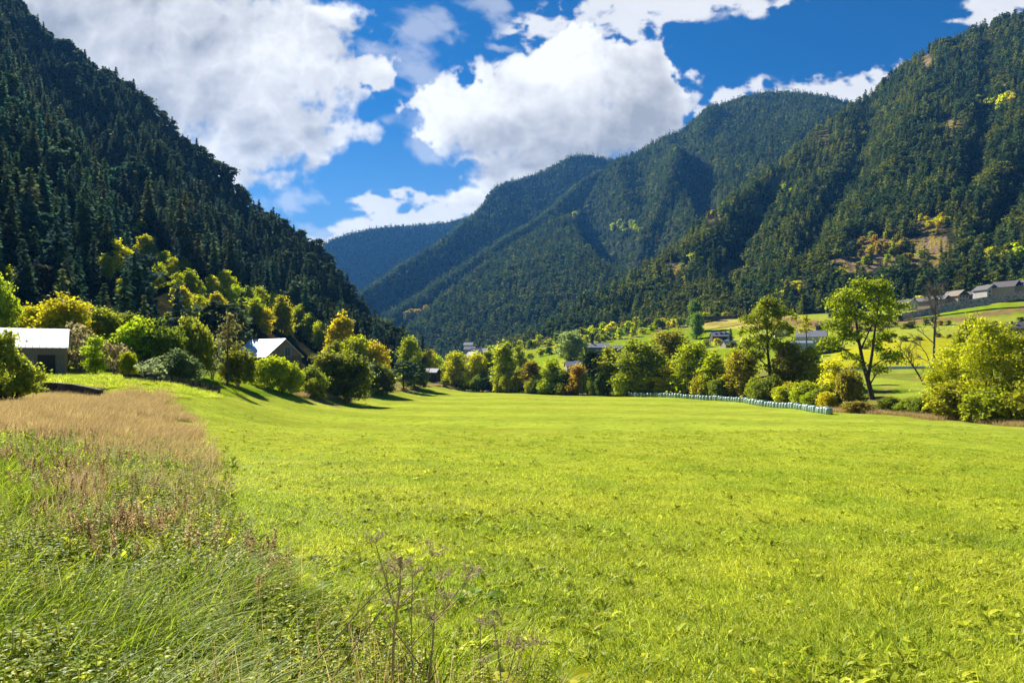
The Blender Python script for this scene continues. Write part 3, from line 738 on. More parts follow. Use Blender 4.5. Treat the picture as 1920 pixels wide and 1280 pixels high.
LEFT_TREES = []
YELLOW_LEFT = [(215, 512, 54, 44), (202, 520, 40, 26), (262, 462, 42, 24), (274, 492, 44, 30), (300, 500, 26, 20), (309, 508, 34, 24), (323, 522, 36, 24), (345, 520, 30, 22), (332, 560, 40, 26), (394, 566, 40, 26), (380, 575, 34, 22), (427, 562, 48, 34), (412, 570, 34, 22), (467, 590, 46, 28), (490, 588, 44, 26), (455, 610, 36, 16), (512, 596, 40, 20), (525, 625, 60, 32), (541, 632, 50, 24), (560, 622, 44, 30), (527, 560, 16, 14), (312, 320, 12, 10), (8, 560, 50, 40), (318, 620, 30, 20), (230, 560, 34, 24), (355, 560, 46, 30), (372, 610, 50, 34), (405, 600, 44, 30), (440, 590, 50, 32), (480, 612, 46, 30), (500, 630, 44, 26), (580, 640, 46, 30), (300, 545, 44, 28), (345, 590, 44, 30), (600, 655, 46, 28), (420, 540, 30, 20), (288, 470, 24, 16)]
def forest_left():
    p = sample_hill(HILLS[0], 6.3, rf)
    px, py = to_px(p)
    # keep the yellow trees and barn yard clear
    ok = py < 712
    for x, y, h, w in YELLOW_LEFT:
        D = hill_point(0, x, y)[1]
        ok &= ~((np.hypot(px-x, (py-y)) < w*.45)|((np.abs(px-x) < w*.72) & (py > y-2) & (py < y+75) & (p[:, 1] < D)))
    p = p[ok]; px = px[ok]; py = py[ok]; n = len(p)
    u = rf.random(n)
    rough = fbm(p[:, 0]/45, p[:, 1]/45, 3)
    sc = (.64+.70*rf.random(n)**1.3)*(.85+.5*rough)
    # small growth and gaps on the rocky nose at the right end
    nose = (px > 600) & (py < 640); sc[nose] *= .75
    crest = py < np.interp(px, [q[0] for q in LEFT_CREST], [q[1] for q in LEFT_CREST])+25
    idx = np.where(u < .38, 0, np.where(u < .72, 1, np.where(u < .93, 2, np.where(u < .965, 3, 4))))
    idx[crest & (u > .45)] = np.where(u[crest & (u > .45)] > .72, 3, 4)
    rot = rf.random(n)*6.28
    size = sc*14*F/p[:, 1]
    inframe = (px > -25) & (px < 800) & (py > 20)
    order = np.argsort(-np.where(inframe, size, 0))
    ind = order[:296]; rest = order[296:]
    sw = np.stack([sc*(.85+.3*rf.random(n)), sc*(.85+.3*rf.random(n)), sc], 1)
    def where_(x):
        return ('over the far left barn' if x < 130 else 'over the yellow topped hedge' if x < 330 else 'over the slender bare tree' if x < 470
                else 'over the gabled barn' if x < 590 else 'over the orange birch' if x < 690 else 'at the low end of the left slope')
    qs = np.quantile(p[ind, 1], [.33, .66])
    tints = [('dark green', (1, 1, 1)), ('blue green', (.8, 1.05, 1.35)), ('olive', (1.3, 1.15, .8)), ('rusty tinged', (1.6, 1.1, .8))]
    for k in ind:
        o = bpy.data.objects.new('pine_tree', PINES[idx[k]]); COL.objects.link(o)
        o.location = p[k]; o.rotation_euler = (rf.normal()*.02, rf.normal()*.02, rot[k]); o.scale = sw[k]
        tn, tc = tints[min(3, int(rf.choice(4, p=[.5, .38, .1, .02])))]
        o.color = (*[c*rf.uniform(.85, 1.2) for c in tc], 1)
        sz = 'tall' if sc[k] > 1.0 else 'middling' if sc[k] > .78 else 'small'
        rank = 'lowest rank' if p[k, 1] < qs[0] else 'second rank' if p[k, 1] < qs[1] else 'upper rank'
        form = 'lumpy topped' if idx[k] > 2 else 'pointed'
        tag(o, f'{sz} {form} {tn} pine, {rank} {where_(px[k])}', 'pine tree', 'pines standing at the front of the left hillside')
    scatter('pine_forest', p[rest], rot[rest], sw[rest], idx[rest], PINES, 'dark pine forest covering the upper left hillside to its crest', 'forest')
forest_left()
def forest_far(k, spacing, protos, label, s0=1.0, keep=.12):
    p = sample_hill(HILLS[k], spacing, rf, keep)
    px, py = to_px(p); bare = np.zeros(len(p))
    for dy in (0, 9, 18, 27):          # crowns that would hide the open rock are thinned
        for cx, cy, rx, ry, s in HILLS[k]['ell']: bare = np.maximum(bare, s*sstep(1.05, .8, np.hypot((px-cx)/rx, (py-dy-cy)/ry)+(fbm(px/16, py/16, 5)-.5)*1.1))
    p = p[rf.random(len(p)) > bare*(.86 if k == 1 else .6)]
    n = len(p); sc = s0*(.62+.7*rf.random(n)**1.2)*(.75+.5*fbm(p[:, 0]/60, p[:, 1]/60, 8))
    px, py = to_px(p)
    scatter('pine_forest', p, rf.random(n)*6.28, np.stack([sc*(.9+.3*rf.random(n)), sc*(.9+.3*rf.random(n)), sc], 1), rf.integers(0, 3, n)+3*(rf.random(n) < ((.25 if k == 1 else .08)+(.7 if k == 1 else .25)*sstep(.40, .62, fbm(p[:, 0]/55, (p[:, 1]+p[:, 2])/55, 15)))), protos, label, 'forest')
    return n
cnt = [forest_far(1, 7.0, PINES_FAR, 'sunlit pine forest covering the near right mountainside', 1.12, .05),
       forest_far(2, 8.6, PINES_TINY, 'blue green forest on the rounded mountain at centre right', 1.2),
       forest_far(3, 8.4, PINES_TINY, 'forest on the narrow spur with the lit crest', 1.2),
       forest_far(4, 9.6, PINES_TINY, 'forest on the mountain with the small central peak', 1.25),
       forest_far(5, 11.5, PINES_TINY, 'forest on the low shaded ridge closing the valley', 1.3)]
print('forest', cnt)
# ------------------------------------------------------------------ trees and bushes one can tell apart
YG = (.39, .43, .018); YE = (.52, .48, .017); GR = (.17, .21, .02); OL = (.32, .34, .02); BZ = (.27, .22, .03); OR = (.40, .28, .03)
DG = (.075, .12, .02); SV = (.25, .27, .16); LG = (.25, .30, .025); GB = (.22, .17, .11); PALE = (.30, .34, .12)
ORD = ['', 'second ', 'third ', 'fourth ', 'fifth ', 'sixth ', 'seventh ', 'eighth ', 'ninth ', 'tenth ']
rt = np.random.default_rng(909)
def tint(c, v=.12):
    k = rt.uniform(1-v, 1+v); return (*[min(1, x*k*rt.uniform(1-v*.5, 1+v*.5)) for x in c], 1)
def plant_at(base, kind, var, height, width, col, label, name, cat, group=None, parts=True, lean=0):
    k = K[kind][var % len(K[kind])]
    rz = rt.uniform(0, 6.28); sc = (width/k.w, width/k.w, height/k.h)
    if parts:
        e = empty(name, base, rz); e.scale = sc
        if lean: e.rotation_euler = (0, lean, 0)
        t = bpy.data.objects.new('stem' if kind in ('bush', 'thin') else 'trunk', k.trunk); COL.objects.link(t); t.parent = e
        c = bpy.data.objects.new('foliage' if kind in ('bush', 'thin') else 'crown', k.crown); COL.objects.link(c); c.parent = e; c.color = tint(col)
    else:
        e = bpy.data.objects.new(name, k.whole); COL.objects.link(e); e.location = [float(q) for q in base]; e.rotation_euler = (0, 0, rz); e.scale = sc; e.color = tint(col)
    return tag(e, label, cat, group)
def tree(kind, var, px, D, top, wpx, col, label, name='broadleaf_tree', cat='tree', group=None, lean=0):
    b = G(px, D); h = (E+(H-top)/F*D-b[2])*.95; wpx = wpx*1.08
    bush = kind in ('bush', 'thin')
    if bush and name == 'broadleaf_tree': name, cat = ('bush', 'bush')
    return plant_at(b, kind, var, max(h, .6), wpx/F*D, col, label, name, cat, group, parts=not (kind == 'speck'), lean=lean)

ML = meadow_edge
GT = 'trees lining the far edge of the meadow'
# along the river edge, from the far end to the near end
T = tree
T('round', 0, 833, 312, 684, 26, YG, 'small yellow green tree just right of the little cabin', group=GT)
T('round', 1, 857, 306, 659, 36, YE, 'yellow round tree between the cabin and the far roofs', group=GT)
T('round', 2, 893, 298, 661, 36, YE, 'golden tree under the far village roofs', group=GT)
T('column', 0, 917, 302, 655, 25, OL, 'slim olive poplar left of the tallest pale poplar', 'poplar_tree', group=GT)
T('column', 1, 945, 280, 641, 40, YG, 'tall yellow green poplar beside the white shed', 'poplar_tree', group=GT)
T('column', 2, 972, 296, 648, 30, OL, 'darker poplar pressed behind the tall yellow green poplar', 'poplar_tree', group=GT)
T('bush', 0, 899, 290, 703, 30, GR, 'dark green bush at the foot of the golden tree', group=GT)
T('bush', 1, 937, 276, 707, 22, YE, 'yellow bush at the foot of the tall poplar', group=GT)
T('bush', 2, 957, 272, 704, 24, YG, 'pale bush between poplar and russet tree', group=GT)
T('loose', 0, 978, 268, 686, 30, YG, 'thin yellow green tree left of the russet tree', group=GT)
T('column', 0, 998, 264, 677, 36, BZ, 'russet brown tree in the far tree line', group=GT)
T('loose', 1, 1020, 258, 690, 26, YG, 'small yellow green tree right of the russet tree', group=GT)
T('round', 1, 1036, 255, 674, 34, YG, 'bright yellow green tree in front of the lower sloping field', group=GT)
T('round', 0, 1061, 248, 694, 34, GR, 'short dark green tree left of the orange tree', group=GT)
T('round', 2, 1084, 244, 683, 36, OR, 'dull orange tree beside the dark pine', group=GT)
T('column', 2, 1140, 234, 650, 40, OL, 'upright olive tree right of the dark pine', group=GT)
T('round', 0, 1170, 236, 692, 40, OL, 'olive tree filling the gap below the dark house', group=GT)
T('round', 1, 1203, 224, 638, 86, (.24, .28, .02), 'broad green tree behind the far end of the bales', group=GT)
T('round', 2, 1256, 246, 620, 66, BZ, 'tall bronze yellow tree behind the broad green tree', group=GT)
T('loose', 0, 1250, 212, 684, 44, YE, 'yellow low tree behind the bales beside the broad green tree', group=GT)
T('round', 1, 1297, 204, 642, 66, OL, 'olive yellow tree in the middle of the tree line', group=GT)
T('column', 1, 1338, 192, 660, 46, YG, 'pale upright tree between the olive tree and the tawny tree', group=GT)
T('round', 0, 1388, 180, 656, 66, (.36, .30, .02), 'tawny yellow tree left of the tall dark stemmed ash', group=GT)
T('round', 2, 1478, 172, 640, 52, (.33, .28, .03), 'brown bronze tree right of the tall dark stemmed ash', group=GT)
T('loose', 1, 1517, 168, 648, 46, OL, 'olive tree in front of the pale roadside wall', group=GT)
T('loose', 0, 1561, 150, 672, 48, YE, 'yellow tree left of the leaning trunk of the open ash', group=GT)
T('bush', 3, 1327, 196, 712, 30, GR, 'green bush behind the middle of the bale row', group=GT)
T('bush', 0, 1378, 184, 704, 48, GR, 'green bush in front of the tawny tree', group=GT)
T('bush', 1, 1432, 160, 710, 46, GR, 'rounded green bush below the tall ash', group=GT)
T('bush', 2, 1474, 152, 724, 40, YG, 'yellow green bush behind the nearer bales', group=GT)
T('bush', 3, 1512, 142, 722, 44, OL, 'olive bush behind the near end of the bales', group=GT)
T('bush', 0, 1550, 134, 724, 42, GR, 'dark green bush just beyond the last bale', group=GT)
T('bush', 1, 1592, 132, 692, 46, BZ, 'brown bush between the bales and the open ash', group=GT)
T('bush', 2, 1608, 120, 752, 46, (.30, .24, .04), 'low straw coloured bush right of the last bale', group=GT)
T('bush', 3, 1672, 118, 744, 44, GR, 'low dark green bush right of the open ash trunk', group=GT)
T('bush', 0, 1704, 114, 748, 40, LG, 'low light green bush left of the large yellow tree', group=GT)
T('bush', 1, 1738, 111, 742, 52, GR, 'green bush at the left foot of the large yellow tree', group=GT)
T('round', 0, 1815, 135, 592, 50, OL, 'olive tree rising behind the large yellow trees', group=GT)
T('bush', 2, 1800, 106, 716, 90, OL, 'olive bush under the left yellow tree', group=GT)
T('bush', 3, 1868, 100, 724, 96, OL, 'dark green bush under the tallest golden tree', group=GT)
T('bush', 0, 1935, 96, 712, 90, OL, 'dark bush at the right edge under the olive tree', group=GT)

# the lone dark pine in the tree line
def solo_pine(px, D, top, wpx, label, mesh, kh, kw, col=(1, 1, 1), seed=0):
    b = G(px, D); h = E+(H-top)/F*D-b[2]
    o = bpy.data.objects.new('pine_tree', mesh); COL.objects.link(o); o.location = b.tolist(); o.scale = (wpx/F*D/kw, wpx/F*D/kw, h/kh); o.rotation_euler = (0, 0, seed)
    o.color = (*col, 1); tag(o, label, 'pine tree')
solo_pine(1112, 238, 656, 36, 'lone dark pine with bare lower stem in the yellow tree line', PINES[3], 13, 6.5, (.9, 1, .8))
solo_pine(757, 243, 676, 46, 'low spreading dark pine at the foot of the left slope', PINES[4], 13, 6.5, (1.2, 1.3, 1.3), 2)

# big ashes built for themselves, from the shapes their crowns have
def ash(name, px, D, base_py, lobes, stems, label, col, ncl, leaf, clr, r0, seed, leaves=24):
    """lobes and stems are measured in metres from the foot of the trunk"""
    rng = np.random.default_rng(seed)
    b = G(px, D); m = D/F
    L = [((x-px)*m, dy*m, E+(H-y)*m-b[2], rx*m, rx*m*.85, ry*m) for x, y, dy, rx, ry in lobes]
    c = MB(); crown_leaves(c, rng, L, ncl, clr, leaves, leaf, .6, inner=.35)
    t = MB()
    for pts, r in stems:
        q = np.array([((x-px)*m, dy*m, E+(H-y)*m-b[2]) for x, y, dy in pts])
        if q[0][2] < 1: q[0][2] -= .6
        s = np.linspace(0, 1, len(q)); f = np.linspace(0, 1, len(q)*3)
        qq = np.stack([np.interp(f, s, q[:, i]) for i in range(3)], 1)
        t.tube(qq, r*(1-.75*f), 7)
    e = empty(name, b)
    to = t.build('trunk', BARK, e, True); cr = c.build('crown', LEAF, e); cr.color = (*col, 1)
    return tag(e, label, 'tree')
ash('ash_tree', 1637, 140, 745,
    [(1600, 555, 0, 34, 18), (1575, 572, 4, 26, 14), (1640, 548, -6, 28, 18), (1662, 575, 5, 30, 14), (1690, 578, 0, 16, 7), (1570, 612, -4, 24, 14), (1600, 595, 6, 34, 18), (1645, 602, 0, 26, 16), (1560, 645, 3, 18, 13),
     (1592, 634, -6, 22, 12), (1662, 632, 3, 18, 10), (1668, 672, -3, 22, 15), (1640, 650, 6, 16, 12), (1650, 692, 4, 14, 10), (1615, 690, -3, 14, 10), (1600, 668, 8, 18, 8), (1612, 533, 3, 16, 12), (1655, 534, 3, 12, 12)],
    [([(1637, 748, 0), (1628, 715, 0), (1620, 685, 2), (1612, 640, 3), (1606, 600, 2), (1600, 560, 0)], .55), ([(1627, 712, 0), (1632, 670, -4), (1636, 630, -6), (1642, 590, -4), (1646, 555, -5)], .36),
     ([(1615, 655, 2), (1635, 615, 6), (1660, 578, 6)], .22), ([(1619, 680, 2), (1600, 664, 6), (1578, 652, 4), (1562, 645, 3)], .2), ([(1613, 645, 3), (1590, 620, 0), (1570, 612, -3)], .18), ([(1630, 690, -2), (1650, 676, -3), (1668, 670, -3)], .18), ([(1606, 600, 2), (1588, 580, 4), (1575, 570, 4)], .15), ([(1630, 722, 0), (1645, 700, 3), (1650, 690, 4)], .2)],
    'large open crowned ash with a dark leaning trunk right of the bales', (.27, .31, .013), 330, .40, 1.05, .55, 41, leaves=38)
ash('ash_tree', 1443, 176, 740,
    [(1440, 580, 0, 24, 16), (1420, 600, 4, 26, 13), (1465, 592, -4, 24, 14), (1405, 622, -2, 18, 12), (1450, 615, 5, 30, 14), (1400, 648, 2, 20, 14), (1430, 640, -5, 26, 12), (1472, 622, 2, 18, 12), (1440, 568, 2, 14, 10), (1462, 655, 4, 22, 12), (1418, 668, 4, 20, 12), (1448, 690, 3, 16, 14)],
    [([(1443, 745, 0), (1444, 700, 0), (1440, 660, 1), (1438, 620, 0), (1440, 575, 0)], .5), ([(1441, 668, 1), (1425, 640, 3), (1408, 622, 0)], .2), ([(1440, 640, 0), (1455, 612, -3), (1466, 592, -4)], .2), ([(1442, 690, 0), (1420, 668, 3), (1400, 650, 2)], .2), ([(1439, 610, 0), (1428, 600, 3), (1420, 596, 4)], .15)],
    'tall ash with a straight dark stem rising above the tree line', (.24, .26, .014), 240, .42, 1.2, .5, 42, leaves=38)
ash('golden_tree', 1785, 111, 790, [(1770, 700, 0, 34, 24), (1800, 690, 4, 36, 28), (1780, 668, -2, 26, 20), (1760, 736, -5, 30, 26), (1800, 735, -3, 36, 28), (1752, 712, 3, 18, 14), (1815, 660, 3, 22, 16), (1770, 765, -4, 34, 18)],
    [([(1785, 795, 0), (1786, 740, 0), (1784, 690, 0)], .3), ([(1785, 770, 0), (1768, 735, 0), (1762, 705, 0)], .14), ([(1786, 760, 0), (1806, 725, 2), (1812, 690, 2)], .14)], 'left yellow tree of the big golden clump', (.39, .39, .014), 340, .25, .8, .3, 45, leaves=34)
ash('golden_tree', 1862, 104, 800, [(1850, 640, 0, 36, 30), (1880, 660, 5, 44, 32), (1845, 612, 2, 20, 16), (1862, 690, -4, 54, 34), (1830, 680, -5, 34, 30), (1900, 640, 0, 26, 20), (1850, 735, -6, 50, 30), (1895, 715, -3, 40, 30), (1872, 622, -2, 22, 16), (1830, 655, 3, 22, 16)],
    [([(1862, 805, 0), (1860, 730, 0), (1856, 660, 0), (1850, 615, 0)], .4), ([(1861, 750, 0), (1886, 700, 3), (1895, 660, 3)], .2), ([(1861, 740, 0), (1838, 700, -3), (1832, 665, -3)], .2)], 'tallest golden tree at the right end of the tree line', (.38, .38, .014), 460, .25, .85, .4, 46, leaves=34)
ash('golden_tree', 1945, 99, 805, [(1930, 680, 0, 40, 34), (1965, 660, 4, 44, 36), (1950, 720, -4, 60, 40), (1925, 730, -5, 40, 34), (1985, 710, 0, 40, 34), (1945, 640, 2, 26, 20)],
    [([(1945, 810, 0), (1946, 730, 0), (1950, 650, 0)], .35)], 'yellow olive tree cut by the right picture edge', (.32, .32, .016), 380, .25, .85, .35, 47, leaves=34)
ash('birch_tree', 1512, 186, 690, [(1513, 608, 0, 12, 10), (1506, 622, 2, 8, 7), (1522, 618, -2, 8, 8), (1512, 598, 0, 8, 8)],
    [([(1512, 700, 0), (1513, 650, 0), (1511, 610, 0), (1512, 590, 0)], .2), ([(1510, 690, 0), (1504, 655, 1), (1496, 632, 1)], .12), ([(1512, 640, 0), (1522, 620, 0)], .07), ([(1511, 625, 0), (1504, 606, 0)], .06)],
    'slender nearly leafless tree in front of the long grey roof', (.34, .30, .03), 46, .34, .7, .2, 43, leaves=14)
ash('ash_tree', 426, 106, 742, [(430, 612, 0, 18, 14), (418, 630, 3, 14, 10), (442, 628, -2, 14, 10), (430, 596, 0, 9, 8), (428, 646, 2, 20, 8)],
    [([(425, 745, 0), (427, 700, 0), (426, 660, 0), (429, 620, 0), (430, 595, 0)], .2), ([(426, 665, 0), (415, 640, 2), (410, 622, 2)], .09), ([(427, 655, 0), (440, 635, -2), (446, 618, -2)], .09), ([(428, 640, 0), (420, 615, 0)], .06), ([(428, 632, 0), (438, 606, 0)], .06)],
    'slender sparse tree with a thin dark trunk left of the gabled barn', (.17, .15, .06), 60, .30, .75, .2, 44, leaves=16)

# bare trees
def twigs(b, rng, p, d, length, r, depth):
    n = 4; pts = [p]
    for i in range(n):
        d = d+rng.normal(size=3)*.10; d /= np.linalg.norm(d); pts.append(pts[-1]+d*length/n)
    b.tube(pts, np.linspace(r, r*.5, n+1), 5 if r > .03 else 3, 0, cap=False)
    if depth == 0: return
    for i in range(3 if depth > 1 else 4):
        j = rng.integers(1, n+1); a = rng.normal(size=3); a -= d*np.dot(a, d); a /= np.linalg.norm(a)
        nd = d*.72+a*.62+np.array([0, 0, .18]); nd /= np.linalg.norm(nd)
        twigs(b, rng, pts[j], nd, length*rng.uniform(.45, .7), max(.03, r*.6), depth-1)
def bare_tree(px, D, stems, label, seed, depth=2, tw=.5):
    rng = np.random.default_rng(seed); g = G(px, D); m = D/F; e = empty('bare_tree', g)
    t = MB(); c = MB()
    for pts, r, nt_ in stems:
        q = np.array([((x-px)*m, dy*m, E+(H-y)*m-g[2]) for x, y, dy in pts])
        s = np.linspace(0, 1, len(q)); f = np.linspace(0, 1, len(q)*3); qq = np.stack([np.interp(f, s, q[:, i]) for i in range(3)], 1)
        if r >= .2: t.tube(qq, r*(1-.8*f), 7)
        else: c.tube(qq, r*(1-.7*f), 5)
        for i in range(nt_):
            k = rng.integers(len(qq)//3, len(qq)); d = qq[min(k+1, len(qq)-1)]-qq[k-1]; d /= np.linalg.norm(d)
            a = rng.normal(size=3); a -= d*np.dot(a, d); a /= np.linalg.norm(a)
            nd = d*.75+a*.6+np.array([0, 0, .25]); nd /= np.linalg.norm(nd)
            twigs(c, rng, qq[k], nd, tw*rng.uniform(1.4, 3.4), max(.055, r*.26), depth)
    t.build('trunk', PALEBARK, e, True); c.build('branches', PALEBARK, e)
    return tag(e, label, 'tree')
bare_tree(1750, 165, [([(1750, 712, 0), (1751, 660, 0), (1752, 620, 0), (1754, 590, 0), (1752, 566, 0), (1752, 550, 0)], .36, 34), ([(1747, 692, 0), (1738, 665, 0), (1726, 648, 0), (1715, 641, 0)], .14, 8), ([(1749, 642, 0), (1732, 626, 1), (1714, 612, 1)], .14, 8),
                      ([(1754, 590, 0), (1744, 565, 1), (1738, 545, 0)], .1, 14), ([(1754, 585, 0), (1763, 560, 0), (1768, 544, 0)], .1, 14), ([(1749, 682, 0), (1725, 670, 0), (1705, 662, 1)], .08, 6)], 'tall leafless tree with a fan of fine twigs before the terrace houses', 51, 2, .75)
bare_tree(1732, 128, [([(1734, 722, 0), (1718, 695, 0), (1702, 672, 0), (1688, 652, 0)], .2, 16), ([(1716, 692, 0), (1706, 668, 1), (1704, 650, 1)], .07, 6)], 'dead grey sapling leaning left beside the large yellow tree', 52, 1, .6)

# ------------------------------------------------------------------ the left bank, round the two barns
GR, GR0 = (.17, .19, .02), GR; LG, LG0 = (.24, .255, .022), LG
GL = 'trees and bushes on the left bank'
T('round', 0, 2, 92, 520, 62, OL, 'olive yellow tree at the left picture edge behind the barn', group=GL)
T('round', 1, 72, 98, 570, 80, YE, 'golden tree behind the left end of the barn roof', group=GL)
T('round', 2, 126, 96, 558, 86, (.50, .43, .017), 'golden brown tree behind the right end of the barn roof', group=GL)
T('thin', 0, 148, 86, 604, 62, GB, 'grey brown twiggy shrub at the right end of the barn', group=GL)
T('round', 0, 190, 102, 578, 74, LG, 'green tree with yellow top right of the golden trees', group=GL)
T('round', 1, 236, 106, 586, 66, GR, 'dark green tree in the hedge right of the barn', group=GL)
T('bush', 0, 262, 100, 602, 86, YG, 'yellow topped hedge bush right of the barn', group=GL)
T('bush', 1, 300, 100, 608, 78, GR, 'dark green hedge bush left of the tall round bush', group=GL)
T('loose', 0, 181, 80, 630, 42, YG, 'small green tree with its own trunk beside the barn', group=GL)
T('thin', 1, 216, 79, 640, 58, GB, 'bare grey brown shrub right of the small green tree', group=GL)
T('bush', 2, 242, 77, 660, 26, YG, 'little yellow green bush among the grey shrubs', group=GL)
T('thin', 0, 282, 70, 672, 50, SV, 'silvery grey shrub in front of the hedge', group=GL)
T('bush', 3, 360, 108, 598, 72, LG, 'tall round green bush in the middle of the left bank', group=GL)
T('bush', 0, 338, 82, 658, 68, (.16, .19, .08), 'dark grey green bush in front of the tall round bush', group=GL)
T('thin', 1, 398, 112, 630, 48, SV, 'pale grey thicket behind the slender sparse tree', group=GL)
T('bush', 1, 446, 114, 654, 58, (.25, .24, .02), 'square topped bush at the foot of the slender sparse tree', group=GL)
T('bush', 2, 508, 128, 668, 62, YG, 'left leafy bush in front of the gabled barn', group=GL)
T('bush', 3, 545, 130, 682, 44, YG, 'middle leafy bush in front of the gabled barn', group=GL)
T('bush', 0, 583, 140, 688, 50, LG, 'low bush right of the gabled barn', group=GL)
T('round', 2, 618, 152, 660, 72, (.22, .23, .018), 'rounded yellow green tree at the meadow edge', group=GL)
T('bush', 1, 652, 154, 666, 72, GR, 'dark green bush casting a long shadow on the meadow', group=GL)
T('bush', 2, 590, 136, 710, 34, OL, 'small bush on the straw coloured bank', group=GL)
T('round', 0, 626, 192, 639, 38, LG, 'small light green round tree under the orange birch', group=GL)
T('column', 0, 630, 212, 590, 44, (.58, .45, .014), 'bright orange yellow birch leaning on the dark left slope', 'birch_tree', group=GL, lean=.12)
T('round', 1, 672, 198, 630, 46, YG, 'yellow green tree left of the orange topped one', group=GL)
T('round', 2, 702, 202, 642, 50, (.48, .40, .02), 'orange topped tree at the end of the left bank', group=GL)
T('thin', 0, 690, 186, 680, 40, SV, 'grey green shrub at the end of the left bank', group=GL)
T('bush', 3, 715, 190, 684, 44, GR, 'dark shrub at the end of the left bank', group=GL)
T('round', 1, 766, 268, 632, 36, OL, 'yellow topped tree on the last nose of the left slope', group=GL)
T('bush', 0, 778, 258, 672, 40, GR, 'dark bush under the yellow topped tree near the cabin', group=GL)
T('round', 0, 803, 340, 656, 32, YE, 'small yellow tree behind the little cabin', group=GL)
T('round', 2, 818, 360, 668, 26, YG, 'pale green tree behind the little cabin roof', group=GL)
# big near bush at the left edge
def big_bush():
    rng = np.random.default_rng(61); D = 47; px = 20; g = G(px, D); m = D/F
    L = [(-60, 640, 0, 40, 30), (-24, 648, -8, 34, 34), (6, 646, 3, 18, 20), (14, 684, -12, 34, 34), (40, 690, -4, 20, 20), (60, 702, -4, 16, 15), (54, 718, -8, 26, 16), (-40, 700, -10, 50, 40), (18, 628, 4, 9, 9), (76, 704, 0, 8, 8), (-30, 728, -8, 50, 18), (25, 728, -10, 40, 16), (62, 728, -6, 18, 12), (0, 735, 4, 50, 14)]
    c = MB(); cc = crown_leaves(c, rng, [((x-px)*m, dy*m, E+(H-y)*m-g[2], rx*m, rx*m, ry*m) for x, y, dy, rx, ry in L], 560, .34, 26, .17, .8, inner=.4)
    t = MB()
    for i in range(9):
        q = cc[rng.integers(len(cc))]; t.tube([(rng.normal()*.3, rng.normal()*.3, -.3), q*.5+np.array([0, 0, .2]), q], [.10, .06, .02], 5)
    e = empty('bush', g); t.build('stem', BARK, e); o = c.build('foliage', LEAF, e); o.color = (.30, .32, .04, 1)
    tag(e, 'big leafy bush at the left edge hiding part of the barn', 'bush')
big_bush()
# yellow deciduous trees scattered on the dark left hillside
YL = ['twin pale yellow tree low on the left slope', 'dull yellow tree joined to the pale one on the slope']
for i, (x, y, h, w) in enumerate(YELLOW_LEFT):
    b = hill_point(0, x, y); m = b[1]/F
    near = 'over the barn' if x < 130 else 'over the hedge' if x < 350 else 'over the slender sparse tree' if x < 440 else 'over the gabled barn' if x < 545 else 'over the orange birch'
    lab = f"{'bright yellow' if i % 3 == 0 else 'yellow green' if i % 3 == 1 else 'golden'} {'tall' if h > 42 else 'middling' if h > 28 else 'small'} tree {near}, {ORD[sum(1 for q in YELLOW_LEFT if q[0] < x) % 10] or 'first '}from its left".replace('  ', ' ')
    plant_at(b, 'column' if i % 2 else 'loose', i, h*m*1.1, w*m*1.05, YE if i % 3 == 0 else YG if i % 3 == 1 else (.42, .42, .013), lab, 'birch_tree', 'tree', 'yellow trees among the pines of the left hillside')

GR, LG = GR0, LG0
# ------------------------------------------------------------------ hedges and small trees on the right-hand slopes
def row_trees(k, pts, n, h, w, cols, what, where_, jit=4, name='small_tree', cat='tree', kind='speck', hill_k=None):
    s = np.r_[0, np.cumsum([math.hypot(b[0]-a[0], b[1]-a[1]) for a, b in zip(pts[:-1], pts[1:])])]
    xs = np.sort(np.interp((np.arange(n)+rt.uniform(.1, .9, n))/n*s[-1], s, [p[0] for p in pts]))
    for i, x in enumerate(xs):
        D = None; y = np.interp(x, [p[0] for p in pts], [p[1] for p in pts])+rt.normal()*jit
        if hill_k is None:
            D = np.interp(x, [p[0] for p in pts], [p[2] for p in pts])*rt.uniform(.97, 1.03); b = G(x, D)
        else: b = hill_point(hill_k, x, y)
        m = b[1]/F*(1 if D is None or D < 330 else .78); ci = rt.integers(len(cols)); nm, c = cols[ci]
        o = ['first', 'second', 'third', 'fourth', 'fifth', 'sixth', 'seventh', 'eighth', 'ninth', 'tenth', 'eleventh', 'twelfth', 'thirteenth', 'fourteenth', 'fifteenth', 'sixteenth', 'seventeenth', 'eighteenth', 'nineteenth', 'twentieth', 'twenty-first', 'twenty-second', 'twenty-third', 'twenty-fourth', 'twenty-fifth', 'twenty-sixth'][i]
        plant_at(b, kind, int(rt.integers(9)), h*m*rt.uniform(.7, 1.35), w*m*rt.uniform(.8, 1.3), c, f'{nm} {what}, {o} from the left {where_}', name, cat, f'{what}s {where_}', parts=False)
MIXC = [('green', GR), ('yellow green', YG), ('olive', OL), ('yellow', YE), ('dark green', DG)]
AUT = [('yellow', YE), ('rust brown', BZ), ('yellow green', YG), ('orange', OR), ('grey brown', (.2, .15, .09))]
row_trees(0, [(960, 672, 520), (1010, 666, 500), (1060, 655, 480), (1090, 648, 470)], 9, 15, 17, MIXC, 'bush', 'in the hedge over the lower field', 2, 'bush', 'bush')
row_trees(0, [(1095, 640, 520), (1150, 632, 530), (1200, 622, 545), (1250, 608, 560), (1310, 590, 590)], 20, 20, 18, MIXC, 'bush', 'in the hedge over the dark house', 3, 'bush', 'bush')
row_trees(0, [(990, 640, 590), (1040, 632, 600), (1100, 612, 610), (1160, 602, 615), (1220, 592, 620)], 24, 22, 18, AUT+MIXC, 'tree', 'in the belt under the pine wood', 6)
